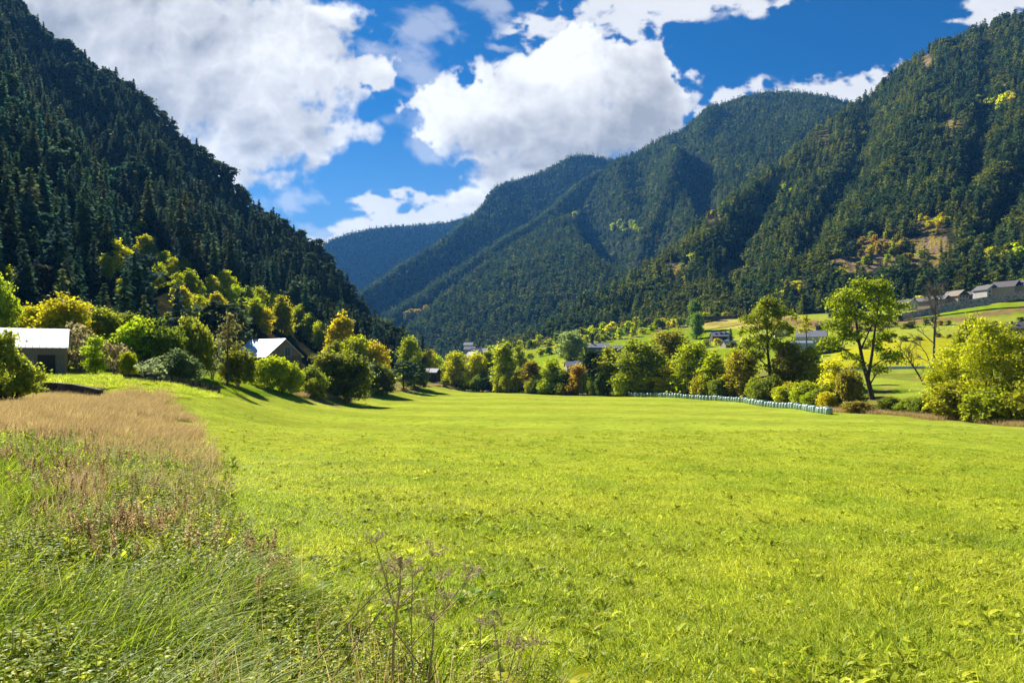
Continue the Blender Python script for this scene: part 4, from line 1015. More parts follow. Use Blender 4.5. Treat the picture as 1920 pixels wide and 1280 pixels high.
row_trees(0, [(905, 672, 660), (930, 662, 650), (960, 652, 640), (1000, 645, 630)], 10, 22, 16, [('pale green', PALE), ('yellow', YE), ('green', GR)], 'tree', 'beside the far village', 4)
row_trees(0, [(1225, 590, 600), (1300, 580, 590), (1400, 566, 575), (1480, 556, 560)], 22, 17, 22, AUT+MIXC, 'shrub', 'on the bank over the hay field', 7, 'shrub', 'shrub')
row_trees(1, [(1400, 556), (1470, 545), (1540, 535), (1580, 530)], 16, 16, 20, AUT+MIXC, 'shrub', 'at the foot of the rocky slope', 6, 'shrub', 'shrub', hill_k=1)
row_trees(0, [(1560, 585, 480), (1600, 600, 450), (1640, 604, 430), (1690, 604, 420)], 8, 18, 18, [('dark green', DG), ('green', GR)], 'bush', 'below the terrace houses', 4, 'bush', 'bush')
row_trees(0, [(1690, 548, 478), (1750, 548, 472), (1800, 532, 466), (1880, 522, 460), (1925, 515, 455)], 16, 30, 24, [('dark green', DG), ('green', GR), ('green', GR), ('yellow', YE)], 'tree', 'behind the terrace houses', 3, kind='speck')
row_trees(0, [(1600, 640, 300), (1680, 632, 315), (1770, 628, 318), (1850, 626, 318)], 9, 9, 15, [('brown', BZ), ('dark green', DG), ('olive', OL)], 'shrub', 'along the strip between the two sloping fields', 3, 'shrub', 'shrub')
row_trees(0, [(1570, 606, 420), (1640, 612, 390), (1700, 606, 385), (1790, 600, 375)], 13, 12, 18, [('brown', BZ), ('dark green', DG), ('green', GR)], 'shrub', 'on the brown bank below the terrace houses', 3, 'shrub', 'shrub')
row_trees(0, [(1800, 592, 345), (1860, 586, 345), (1925, 578, 345)], 7, 10, 20, [('brown', BZ), ('dark green', DG)], 'bush', 'on the bank under the stone wall', 2, 'bush', 'bush')
row_trees(0, [(1385, 640, 400), (1420, 648, 380), (1460, 646, 370), (1490, 655, 350), (1540, 660, 320), (1580, 656, 310)], 12, 18, 20, MIXC, 'bush', 'round the long grey roofed building', 3, 'bush', 'bush')
row_trees(0, [(1255, 665, 400), (1300, 655, 410), (1330, 650, 420), (1380, 660, 400)], 8, 14, 18, MIXC, 'bush', 'in front of the skylight house', 3, 'bush', 'bush')
row_trees(0, [(860, 668, 520), (900, 668, 480), (960, 672, 450), (1040, 668, 420), (1090, 668, 410)], 6, 12, 14, MIXC, 'tree', 'between the tree line and the lower field', 3)
row_trees(0, [(850, 733, 309), (905, 733, 296), (960, 735, 274), (1040, 738, 256), (1110, 740, 241), (1170, 742, 226)], 20, 30, 30, [('green', GR), ('olive', OL), ('yellow green', YG), ('dark green', DG)], 'bush', 'at the foot of the far tree line', 1, 'bush', 'bush', 'bush')
row_trees(0, [(1160, 742, 229), (1200, 744, 222), (1300, 748, 200), (1400, 758, 177), (1500, 766, 147), (1560, 772, 132)], 22, 40, 40, [('green', GR), ('olive', OL), ('yellow green', YG), ('yellow', YE)], 'bush', 'along the back of the bale row', 1, 'bush', 'bush', 'bush')
T('round', 0, 1303, 520, 563, 26, (.12, .17, .03), 'dark green round tree left of the hay field')
T('round', 1, 1306, 480, 586, 22, (.18, .26, .03), 'small bright green tree standing on the hay field edge')
T('round', 2, 1070, 400, 622, 46, PALE, 'pale silvery green tree left of the dark house')
solo_pine(1370, 430, 616, 14, 'dark conifer beside the skylight house', PINES[1], 15, 5.6, (1, 1.1, 1.3))
solo_pine(1560, 470, 560, 20, 'dark pine beyond the tall ash on the brown bank', PINES[0], 14, 6.2)
# autumn specks in the far forests
def patch(k, cx, cy, rx, ry, n, h, cols, label, seed):
    r = np.random.default_rng(seed)
    for i in range(n):
        a = r.uniform(0, 6.28); q = math.sqrt(r.random()); b = hill_point(k, cx+rx*q*math.cos(a), cy+ry*q*math.sin(a)); m = b[1]/F
        plant_at(b, 'speck', i, h*m*r.uniform(.8, 1.3), h*m*r.uniform(.7, 1.2), cols[r.integers(len(cols))], label, 'small_tree', 'tree', label, parts=False)
LY = (.27, .31, .018)
for q in [(2, 1175, 432, 34, 8, 14, 10, [LY, LY, YG], 'lime yellow tree in the patch at the foot of the rounded mountain'), (2, 1120, 466, 14, 6, 5, 8, [YE], 'yellow tree among pines below the lime patch'), (2, 1080, 408, 6, 8, 3, 9, [YE, OR], 'golden tree below the rocky knob'),
          (1, 1470, 365, 14, 18, 9, 13, [LY, YG], 'yellow green tree high on the right mountainside gully'), (1, 1362, 376, 12, 6, 5, 10, [LY], 'lime tree on the spur of the right mountain'), (1, 1330, 404, 12, 6, 4, 9, [OR, YE], 'orange tree on the spur of the right mountain'),
          (1, 1312, 492, 26, 10, 10, 14, [YG, GR, OL], 'green broadleaf on the rocky foot of the spur'), (1, 1290, 520, 40, 14, 9, 12, [BZ, OR, OL], 'brown shrub on the rocky foot of the spur'), (1, 1870, 200, 40, 10, 10, 18, [YE, OR, LY], 'yellow tree in the high patch at the right edge'),
          (1, 1708, 244, 8, 8, 3, 11, [LY], 'single lime tree under the high ridge'), (1, 1665, 470, 75, 32, 30, 14, [(.40, .33, .02), (.36, .25, .03), OL, (.28, .21, .05)], 'golden scrub among the rock outcrops'), (1, 1745, 420, 40, 10, 8, 13, [YE, (.42, .3, .02)], 'golden scrub over the upper rock band'),
          (1, 1865, 478, 36, 12, 9, 20, [YE, OR, YG], 'yellow tree over the terrace houses'), (1, 1905, 500, 16, 10, 3, 34, [YG], 'tall lime birch over the last terrace house'), (1, 1440, 400, 60, 50, 7, 9, [YE, LY], 'lone yellow tree on the shaded flank'), (1, 1690, 300, 80, 60, 9, 10, [YE, LY, OL], 'lone pale tree on the middle right mountainside'),
          (1, 1440, 560, 50, 8, 7, 16, [YE, YG], 'yellow tree where the spur meets the fields'), (3, 790, 600, 26, 8, 12, 15, [OR, YE, (.40, .30, .02)], 'orange tree in the patch on the far spur'), (5, 658, 464, 6, 3, 3, 7, [OR], 'orange tree on the far shaded ridge'), (2, 930, 560, 60, 40, 6, 8, [YE, OL], 'faint yellow tree on the blue mountain'),
          (2, 880, 500, 50, 20, 4, 7, [BZ], 'rusty tree along the lit spur crest')]:
    patch(*q, seed=int(q[1]*7+q[2]))
# ------------------------------------------------------------------ buildings
PLANK = solid('weathered_planks', (.30, .195, .125), .9, .45, 3, .15, stretch=(6, 6, .5))
DSTONE = solid('dark_stone', (.16, .135, .11), .95, .5, 2.2, .15, bump=.6)
GSTONE = solid('grey_stone', (.40, .32, .25), .95, .45, 1.6, .15, bump=.5)
ZINC = solid('zinc_roof', (.86, .87, .90), .5, .05, 1.5, .5, metallic=.8, stretch=(1, 8, 1))
SLATE = solid('slate_roof', (.105, .092, .092), .6, .3, 4, .4)
GREYROOF = solid('grey_roof', (.20, .20, .235), .6, .2, 3, .5)
TANROOF = solid('tan_roof', (.22, .17, .12), .7, .25, 3, .3)
RENDER = solid('white_render', (.48, .45, .41), .8, .12, 1, .2)
CREAM = solid('cream_render', (.36, .28, .20), .85, .15, 1, .2)
DWOOD = solid('dark_wood', (.07, .045, .03), .8, .4, 3, .2, stretch=(6, 6, .6))
GLASS = solid('window_glass', (.03, .04, .055), .08, .1, 1, .6)
FRAME = solid('window_frame', (.55, .53, .5), .6, .1, 3, .3)
PVC = solid('pale_sheeting', (.34, .40, .47), .5, .1, 1, .4)
GREENWALL = solid('green_cladding', (.10, .16, .13), .7, .2, 2, .3, stretch=(5, 5, .5))

def house(name, px, D, base_z, w, d, wh, rise, rz, wall, roof, label, cat, wins=(), doors=(), chim=(), gwins=(), over=.45, skylights=(), gable_mat=None, sink=1.0, thick=.16):
    """ridge along local x; wins on the front (y = -d/2) as (x, z, w, h); gwins on the right gable (x = +w/2) as (y, z, w, h)"""
    g = G(px, D); z = g[2] if base_z is None else base_z
    e = empty(name, (g[0], g[1], z), R(rz)); tag(e, label, cat)
    b = MB(); b.box((-w/2, -d/2, -sink), (w/2, d/2, wh), 0)
    b.build('wall', wall, e)
    gb = MB(); gb.prism([(-w/2+.003, -d/2, wh), (-w/2+.003, d/2, wh), (-w/2+.003, 0, wh+rise)], (w-.006, 0, 0)); gb.build('gable', gable_mat or wall, e)
    r = MB(); L = w/2+over; s = rise/(d/2); ey = d/2+over; ez = wh-over*s
    for sg in (-1, 1):
        p = [(-L, 0, wh+rise+.03), (-L, sg*ey, ez+.03), (-L, sg*ey, ez+.03+thick), (-L, 0, wh+rise+.03+thick)]
        r.prism(p if sg > 0 else p[::-1], (2*L, 0, 0))
    if roof is ZINC:
        for x in np.arange(-L+.3, L-.1, .62):
            for sg in (-1, 1):
                q = [(x, sg*.05, wh+rise+.03+thick-.05*s+.002), (x, sg*ey, ez+.03+thick+.002), (x, sg*ey, ez+.09+thick), (x, sg*.05, wh+rise+.09+thick-.05*s)]
                r.prism(q, (.05, 0, 0))
    ro = r.build('roof', roof, e)
    for cx, cy, hh in chim:
        zc = wh+rise*(1-abs(cy)/(d/2)); c = MB(); c.box((cx-.4, cy-.35, zc-.4), (cx+.4, cy+.35, zc+hh)); c.box((cx-.5, cy-.45, zc+hh), (cx+.5, cy+.45, zc+hh+.12)); c.build('chimney', DSTONE, ro)
    for sx, u, ww, hh in skylights:
        m = MB(); n = Vector((0, -s, 1)).normalized()*-1
        y0 = -ey*u; y1 = y0-hh; zf = lambda y: wh+rise+.03+thick+y*s
        m.prism([(sx-ww/2, y0, zf(y0)+.01), (sx+ww/2, y0, zf(y0)+.01), (sx+ww/2, y1, zf(y1)+.01), (sx-ww/2, y1, zf(y1)+.01)], (0, -.05, .10)); m.build('skylight', GLASS, ro)
    def win(x, zz, ww, hh, side):
        f = MB(); t = .09; q = MB()
        def bx(m, a0, a1, z0, z1, o0, o1):
            if side == 0: m.box((a0, -d/2-o1, z0), (a1, -d/2-o0, z1))
            else: m.box((w/2+o0, a0, z0), (w/2+o1, a1, z1))
        bx(f, x-ww/2, x-ww/2+t, zz, zz+hh, -.02, .06); bx(f, x+ww/2-t, x+ww/2, zz, zz+hh, -.02, .06)
        bx(f, x-ww/2+t, x+ww/2-t, zz, zz+t, -.02, .06); bx(f, x-ww/2+t, x+ww/2-t, zz+hh-t, zz+hh, -.02, .06)
        bx(f, x-.03, x+.03, zz+t, zz+hh-t, -.02, .05)
        bx(q, x-ww/2+t, x+ww/2-t, zz+t, zz+hh-t, -.03, .02)
        fo = f.build('window', FRAME, e); q.build('pane', GLASS, fo)
    for q in wins: win(*q, 0)
    for q in gwins: win(*q, 1)
    for x, ww, hh, side in doors:
        m = MB()
        if side == 0: m.box((x-ww/2, -d/2-.06, 0), (x+ww/2, -d/2+.02, hh))
        else: m.box((w/2-.02, x-ww/2, 0), (w/2+.06, x+ww/2, hh))
        m.build('door', DWOOD, e)
    return e
def zrow(py, D): return E+(H-py)/F*D
# the two barns with blinding metal roofs
house('barn', 38, 76, zrow(710, 74), 8.6, 6.0, 3.5, 2.0, 31, PLANK, ZINC, 'brown plank barn with a glaring metal roof at the left edge', 'barn', doors=((2.6, 1.6, 2.6, 0),), wins=((-1.0, 1.2, .9, .9),), gable_mat=DWOOD, over=.3, thick=.07)
house('barn', 502, 155, zrow(705, 155), 11.5, 9.4, 4.6, 3.7, -33, DSTONE, ZINC, 'dark gabled barn with a shining metal roof behind leafy bushes', 'barn', gwins=((.9, 4.4, 1.7, 2.3),), doors=((-2.0, 2.4, 2.8, 1),), gable_mat=PLANK, over=.45, thick=.08)
house('cabin', 806, 300, None, 7.8, 6.0, 3.2, 1.5, -14, DWOOD, GREYROOF, 'small dark wooden cabin with a grey roof at the far meadow end', 'cabin', doors=((1.5, 1.0, 2.0, 0),), wins=((-1.6, 1.0, 1.0, 1.0),))
# houses among the fields
house('house', 1119, 405, zrow(671, 405), 14.0, 9.5, 6.2, 2.4, -8, DSTONE, GREYROOF, 'large dark stone house with a pale grey roof over the tree line', 'house', wins=[(x, z, 1.2, 1.4) for z in (.8, 3.7) for x in (-4.8, -1.6, 1.6, 4.8)], chim=((-3, 0, 1.3),))
house('annex', 1155, 398, zrow(666, 398), 7.5, 6.0, 4.2, 1.5, -8, DSTONE, GREYROOF, 'low annex at the right side of the dark stone house', 'outbuilding', wins=[(-1.8, 1.6, 1.1, 1.2), (1.8, 1.6, 1.1, 1.2)])
house('shed', 1160, 372, zrow(677, 372), 7.0, 5.0, 3.0, 1.3, -6, DWOOD, SLATE, 'slate roofed dark shed below the dark stone house', 'shed', doors=((0, 1.4, 2.1, 0),))
house('shed', 1160, 330, zrow(690, 330), 5.0, 4.0, 2.6, 1.2, 0, RENDER, RENDER, 'small white hut in the tree line below the dark stone house', 'hut', doors=((0, 1.0, 2.0, 0),))
house('house', 1072, 336, zrow(697, 336), 6.0, 8.0, 2.8, 2.2, 4, CREAM, GREYROOF, 'low house with grey roof left of the dark pine', 'house', wins=[(-1.5, 1.0, 1.0, 1.2), (1.5, 1.0, 1.0, 1.2)])
house('house', 1092, 330, zrow(699, 330), 7.0, 8.0, 3.2, 2.6, -6, DWOOD, GREYROOF, 'brown house with a mauve grey roof right behind the dark pine', 'house', wins=[(-1.6, 1.2, 1.0, 1.2), (1.6, 1.2, 1.0, 1.2)])
house('house', 1350, 452, zrow(642, 452), 11.5, 9, 4.0, 2.6, -4, DWOOD, GREYROOF, 'house with three dark skylights in a pale roof below the hay field', 'house', wins=[(-3.5, 1.4, 1.2, 1.3), (0, 1.4, 1.2, 1.3), (3.5, 1.4, 1.2, 1.3)], chim=((0, .4, 1.2), (3.4, .3, 1.2)), skylights=((-2.8, .25, 1.6, 1.5), (.2, .25, 1.6, 1.5), (3.2, .25, 1.6, 1.5)))
house('house', 1366, 400, zrow(654, 400), 7.0, 7, 2.4, 2.4, 10, CREAM, GREYROOF, 'low pale roofed house with a dark chimney behind the tree line', 'house', chim=((.2, -.8, 1.6),), wins=[(-1.6, .8, 1.0, 1.0), (1.6, .8, 1.0, 1.0)])
house('house', 1463, 415, zrow(636, 415), 7, 6, 3.0, 1.8, -12, RENDER, GREYROOF, 'small pale house behind the tall straight ash', 'house', wins=[(-1.5, 1, .9, 1.1), (1.5, 1, .9, 1.1)])
house('house', 1481, 440, zrow(626, 440), 6.5, 6, 2.6, 1.6, -12, CREAM, GREYROOF, 'upper small house behind the tall straight ash', 'house', wins=[(0, 1, .9, 1.1)])
house('farm_building', 1522, 330, zrow(648, 330), 13, 10, 4.2, 3.0, -28, RENDER, GREYROOF, 'long farm building with grey roof and green gable behind the bare tree', 'farm building', wins=[(x, 1.4, 1.2, 1.2) for x in (-4, 0, 4)], gwins=((0, 1.2, 1.4, 1.4),), gable_mat=GREENWALL)
house('polytunnel', 1503, 310, zrow(652, 310), 9, 4.0, 2.2, .9, -10, PVC, PVC, 'pale blue sheeted tunnel in front of the long farm building', 'tunnel', over=.1, thick=.06)
house('barn', 1542, 420, zrow(618, 420), 7.5, 5, 2.4, 1.4, -20, DWOOD, SLATE, 'dark slate barn on the brown bank beyond the farm building', 'barn', doors=((0, 1.4, 2, 0),))
house('house', 1908, 300, zrow(630, 300), 8.5, 8, 3.4, 2.6, -30, DSTONE, SLATE, 'dark slate roofed house behind the golden trees at the right edge', 'house', chim=((-2.2, -1.2, 1.2), (2.6, -1.0, 1.2)), wins=[(-2, 1, 1, 1.2), (2, 1, 1, 1.2)])
# terrace houses on the right slope, left to right
def terrace(px, D, base, w, d, wh, rise, wall, roof, gab, label, nw):
    e = house('terrace_house', px, D, zrow(base, D), d, w, wh, rise, -90+rt.uniform(8, 30), wall, roof, label, 'house', gable_mat=gab, over=.7,
              gwins=[(y, z, 1.5, 1.7) for z in ((.6, 3.2) if wh > 4.5 else (.8,)) for y in nw], chim=((-2.0, 1.2, 1.2),))
    e['group'] = 'houses in the terrace above the stone wall'
terrace(1699, 436, 579, 7.6, 10, 3.8, 2.0, RENDER, SLATE, RENDER, 'leftmost terrace house with white framed windows', (-2.2, 0, 2.2))
terrace(1737, 440, 577, 8.0, 11, 4.2, 2.6, CREAM, SLATE, DWOOD, 'second terrace house with a dark wooden gable', (-2.2, 2.2))
terrace(1762, 446, 573, 7.0, 10, 4.2, 2.2, CREAM, GREYROOF, DSTONE, 'narrow terrace house between the two wooden gabled ones', (-1.6, 1.6))
terrace(1792, 442, 569, 8.6, 12, 4.8, 3.4, CREAM, TANROOF, DWOOD, 'terrace house with tan roof and broad dark wooden gable', (-2.4, 0, 2.4))
terrace(1819, 450, 564, 7.0, 10, 4.0, 2.0, DSTONE, SLATE, DSTONE, 'low terrace house with slate roof behind a yellow tree', (-1.5, 1.5))
terrace(1848, 440, 560, 8.6, 11, 5.6, 3.0, RENDER, SLATE, RENDER, 'white gabled terrace house second from the right', (-2.4, 0, 2.4))
terrace(1887, 432, 556, 10.0, 13, 6.0, 3.6, GSTONE, SLATE, DWOOD, 'largest terrace house with a wooden gable at the right', (-3, 0, 3))
terrace(1926, 425, 552, 9.0, 12, 6.0, 3.2, GSTONE, SLATE, GSTONE, 'grey stone terrace house cut by the right picture edge', (-2.4, 2.4))
# far village
for px, base, D, w, c, l in [(881, 664, 640, 10, CREAM, 'tiny far house with a pale roof on the left of the village'), (893, 668, 600, 9, RENDER, 'tiny far white house in the middle of the village'), (906, 668, 610, 8, CREAM, 'tiny far house on the right of the village'), (887, 676, 560, 8, RENDER, 'nearest tiny white house of the far village'), (879, 655, 700, 9, RENDER, 'highest tiny house of the far village')]:
    house('house', px, D, zrow(base, D), w, 8, 4.5, 2.6, rt.uniform(-30, 20), c, GREYROOF, l, 'house', wins=[(-2, 1.5, 1.2, 1.4), (2, 1.5, 1.2, 1.4)])
house('shed', 926, 284, zrow(720, 284), 2.6, 2.2, 2.6, .7, -8, RENDER, RENDER, 'little white shed among the far poplars', 'shed', doors=((0, .8, 1.9, 0),), over=.15, thick=.08)

# ------------------------------------------------------------------ walls, road, fence
def stone_wall(pts, hgt, thick, mat, label, seed, name='stone_wall', stones=True, batter=.0):
    rng = np.random.default_rng(seed); b = MB()
    P3 = [np.array([(px-960)/F*D, D, zb]) for px, D, zb in pts]
    for a, c, (ha, hc) in zip(P3[:-1], P3[1:], zip(hgt[:-1], hgt[1:])):
        L = np.linalg.norm((c-a)[:2]); u = (c-a)/L; n = np.array([-u[1], u[0], 0])
        if stones:
            rows = max(2, int(ha/.45)); x = 0
            for r in range(rows):
                x = -rng.random()*.5
                while x < L:
                    l = rng.uniform(.5, 1.1); z0 = ha*r/rows; z1 = ha*(r+1)/rows-.025
                    x0 = max(x, 0); x1 = min(x+l-.03, L)
                    if x1-x0 > .08:
                        o = rng.uniform(-.05, .06)
                        q = []
                        for xx, nn, zz in [(x0, -thick/2-o, z0), (x1, -thick/2-o, z0), (x1, thick/2, z0), (x0, thick/2, z0), (x0, -thick/2-o, z1), (x1, -thick/2-o, z1), (x1, thick/2, z1), (x0, thick/2, z1)]:
                            q.append(a+u*xx+n*nn*-1*-1+np.array([0, 0, zz+(hc-ha)*xx/L*(zz/ha)]))
                        b.add(q, [(0, 3, 2, 1), (4, 5, 6, 7), (0, 1, 5, 4), (1, 2, 6, 5), (2, 3, 7, 6), (3, 0, 4, 7)], 0, rng.random())
                    x += l
        else:
            q = [a+n*thick/2, a-n*thick/2, c-n*thick/2, c+n*thick/2]; z = [ha, ha, hc, hc]
            lo = [p-np.array([0, 0, .8]) for p in q]; hi = [p+np.array([0, 0, k]) for p, k in zip(q, z)]
            b.add(lo+hi, [(0, 3, 2, 1), (4, 5, 6, 7), (0, 1, 5, 4), (1, 2, 6, 5), (2, 3, 7, 6), (3, 0, 4, 7)], 0)
    return tag(b.build(name, mat), label, 'wall')
def stone_mat(name, base, var):
    m, nt = new_mat(name)
    at = nt.n('ShaderNodeAttribute', attribute_name='rnd').outputs['Fac']
    nz = nt.noise(nt.n('ShaderNodeNewGeometry').outputs['Position'], 3, 5, .7)
    v = nt.m('MULTIPLY', nt.m('MULTIPLY_ADD', at, 2*var, 1-var), nt.ramp(nz, .3, .7, .7, 1.25))
    c = nt.mix(1.0, base, nt.n('ShaderNodeCombineColor', ins={0: v, 1: v, 2: v}), 'MULTIPLY')
    out(nt, nt.n('ShaderNodeBsdfPrincipled', ins={'Base Color': c, 'Roughness': .95, 'Specular IOR Level': .15})); return m
RUBBLE = stone_mat('rubble', (.45, .36, .28), .5); RUBBLE_DARK = stone_mat('dark_rubble', (.09, .075, .06), .5); PALECONC = solid('pale_concrete', (.78, .76, .73), .85, .12, 2, .2)
stone_wall([(px, D, zrow(py, D)) for px, py, D in ((1690, 600, 418), (1730, 594, 416), (1790, 582, 414), (1840, 574, 412), (1870, 568, 410), (1930, 558, 405))], [4.0, 4.6, 5.2, 5.2, 4.6, 4.4], 1.0, RUBBLE, 'long retaining wall of grey rubble below the terrace houses', 71)
stone_wall([(px, D, zrow(py, D)) for px, py, D in ((1312, 601, 528), (1350, 599, 524), (1410, 597, 520))], [2.6, 2.8, 2.4], .8, RUBBLE_DARK, 'dark dry-stone wall along the top of the hay field', 72)
stone_wall([(px, 60.6, float(ground_z(px, 59.4))-.05) for px in (62, 100, 140, 190)], [1.0, 1.15, 1.1, .7], .6, RUBBLE_DARK, 'dark dry-stone terrace wall in front of the plank barn', 73)
stone_wall([(px, D, float(ground_z(px, D))-.1) for px, D in ((232, 68), (290, 70), (350, 78), (410, 90))], [.7, .9, 1.0, .9], .5, RUBBLE_DARK, 'low dark wall behind the straw coloured grass', 74)
stone_wall([(px, D, float(ground_z(px, D))-.1) for px, D in ((1480, 226), (1540, 228), (1600, 229), (1680, 228), (1775, 224), (1850, 222))], [1.0]*6, .4, PALECONC, 'pale concrete roadside wall crossing behind the open ash', 75, 'roadside_wall', stones=False)
def road():
    b = MB(); pxs = np.linspace(1380, 2050, 40); r = []
    for px in pxs:
        a = G(px, 229.5); c = G(px, 235); a[2] = c[2] = max(a[2], c[2])+.06; r += [a, c]
    b.add(r, [[2*i, 2*i+2, 2*i+3, 2*i+1] for i in range(39)])
    tag(b.build('road', solid('asphalt', (.30, .295, .285), .9, .2, 1, .2)), 'grey valley road behind the roadside wall', 'road', kind='structure')
road()
def fence():
    px0, px1, n = 1590, 1800, 22; D = 236.5; pts = [G(px, D) for px in np.linspace(px0, px1, n)]
    e = empty('wire_fence', pts[n//2]); o = np.array(pts[n//2])
    POST = solid('fence_post', (.25, .23, .2), .9, .3, 5, .1)
    for p in pts:
        b = MB(); q = p-o; b.box(q+np.array([-.06, -.06, -.3]), q+np.array([.06, .06, 1.5])); b.build('post', POST, e)
    w = MB()
    for z in (.5, .95, 1.4): w.tube([p-o+np.array([0, 0, z]) for p in pts], .02, 3)
    w.build('wire', POST, e)
    tag(e, 'wire fence on grey posts along the road', 'fence')
fence()
# the row of wrapped bales
def bales():
    rng = np.random.default_rng(81)
    m, nt = new_mat('bale_wrap')
    tc = nt.n('ShaderNodeTexCoord').outputs['Object']
    wr = nt.noise(nt.n('ShaderNodeMapping', ins={0: tc, 3: (1.5, 1.5, 9)}).outputs[0], 2.2, 5, .7, .6)
    oi = nt.n('ShaderNodeObjectInfo').outputs['Random']
    c = nt.mix(nt.ramp(wr, .3, .7, 0, 1), (.15, .26, .22), (.32, .44, .385)); c = nt.mix(nt.m('MULTIPLY', oi, .35), c, (.42, .50, .47))
    b_ = nt.n('ShaderNodeBsdfPrincipled', ins={'Base Color': c, 'Roughness': .34, 'Specular IOR Level': .5})
    nt.set(b_.inputs['Normal'], nt.n('ShaderNodeBump', ins={'Strength': .5, 'Distance': .04, 'Height': wr})); out(nt, b_)
    kinds = []
    for v in range(3):
        r = np.random.default_rng(v); b = MB(); prof = [(0, 0), (.50, .0), (.59, .05), (.635, .2), (.645, .6), (.63, .98), (.57, 1.14), (.46, 1.20), (.0, 1.22)]; k = 22
        V = []
        for i, (rr, z) in enumerate(prof):
            for j in range(k):
                a = 6.283*j/k; q = rr*(1+.025*r.normal())
                V.append((q*math.cos(a), q*math.sin(a), z+.015*r.normal()))
        b.add(V, [[i*k+j, i*k+(j+1) % k, (i+1)*k+(j+1) % k, (i+1)*k+j] for i in range(len(prof)-1) for j in range(k)])
        kinds.append(b.mesh('silage_bale', [m], True))
    path = np.array([((px-960)/F*D, D) for px, D in ((1170, 217.5), (1230, 206), (1290, 191), (1345, 178.5), (1395, 165), (1425, 152), (1470, 141), (1510, 131), (1554, 117.5))])
    s = np.r_[0, np.cumsum(np.linalg.norm(np.diff(path, axis=0), axis=1))]
    n = int(s[-1]/1.36); t = s[-1]-np.arange(n)*1.36
    ones = 'first second third fourth fifth sixth seventh eighth ninth tenth eleventh twelfth thirteenth fourteenth fifteenth sixteenth seventeenth eighteenth nineteenth'.split()
    tens = {2: 'twent', 3: 'thirt', 4: 'fort', 5: 'fift', 6: 'sixt', 7: 'sevent', 8: 'eight', 9: 'ninet'}
    def word(i): return ones[i-1] if i < 20 else (tens[i//10]+('ieth' if i % 10 == 0 else 'y-'+ones[i % 10-1]))
    for i in range(n):
        x = np.interp(t[i], s, path[:, 0])+rng.normal()*.10; y = np.interp(t[i], s, path[:, 1])+rng.normal()*.13
        o = bpy.data.objects.new('silage_bale', kinds[i % 3]); COL.objects.link(o)
        o.location = (x, y, float(Gxy(x, y)[2])-.03); o.rotation_euler = (rng.normal()*.05, rng.normal()*.05, rng.uniform(0, 6.28)); o.scale = (rng.uniform(.90, 1.04),)*2+(rng.uniform(.84, 1.08),)
        lab = 'pale green wrapped bale at the near right end of the row' if i == 0 else 'pale green wrapped bale at the far left end of the row' if i == n-1 else f'pale green wrapped bale, {word(i+1)} from the near end of the row'
        tag(o, lab, 'bale', 'wrapped silage bales in a row along the meadow edge')
bales()
# boulders at the far stream mouth
ROCKM = solid('boulder', (.30, .28, .26), .9, .35, 2, .2, bump=.6)
for i, (px, D, r, l) in enumerate([(913, 286, 1.3, 'pale boulder beside the little white shed, leftmost'), (919, 284, 1.0, 'smaller boulder right of the leftmost pale one'), (912, 280, .8, 'low boulder in front of the pale boulders'), (820, 292, 1.0, 'boulder at the meadow end below the cabin'), (828, 291, .8, 'small boulder right of the one below the cabin')]):
    rng = np.random.default_rng(90+i); b = MB(); nv, nu = 8, 12; V = []
    for a in range(nv+1):
        for c in range(nu):
            d = np.array([math.sin(math.pi*a/nv)*math.cos(6.283*c/nu), math.sin(math.pi*a/nv)*math.sin(6.283*c/nu), math.cos(math.pi*a/nv)])
            V.append(d*r*(.8+.4*float(vnoise(d[0]*2+9+i, d[1]*2+d[2]*1.7+5, i)))*np.array([1.2, 1, .75]))
    b.add(V, [[a*nu+c, (a+1)*nu+c, (a+1)*nu+(c+1) % nu, a*nu+(c+1) % nu] for a in range(nv) for c in range(nu)])
    o = b.build('boulder', ROCKM, None, True); o.location = (G(px, D)+np.array([0, 0, r*.25])).tolist(); tag(o, l, 'boulder')
# ------------------------------------------------------------------ foreground: grasses, leaves, dry stalks
GRASS = leaf_mat('grass_blades', (.295, .42, .03), (.68, .68, .06), .58, .012, .5, .22, nscale=.35)
GRASS_T = leaf_mat('long_grass', (.11, .22, .014), (.46, .52, .03), .52, .01, .42, .28)
DRYG = leaf_mat('straw_blades', (.34, .235, .085), (.62, .47, .205), .45, .01, .5, .25)
WEED = leaf_mat('weed_leaves', (.12, .23, .018), (.54, .55, .03), .50, .012, .4, .3)
BROWNW = leaf_mat('brown_seed_heads', (.32, .20, .09), (.60, .44, .24), .45, 0, .5, .3)
MLEAF = leaf_mat('turf_leaves', (.27, .38, .025), (.64, .62, .05), .52, .01, .45, .2)
STALK = solid('dry_stalk', (.55, .38, .17), .8, .35, 30, .2, stretch=(1, 1, .15))
UMBEL = leaf_mat('dry_umbel', (.48, .37, .20), (.68, .55, .34), .35, .04, .5, .1)
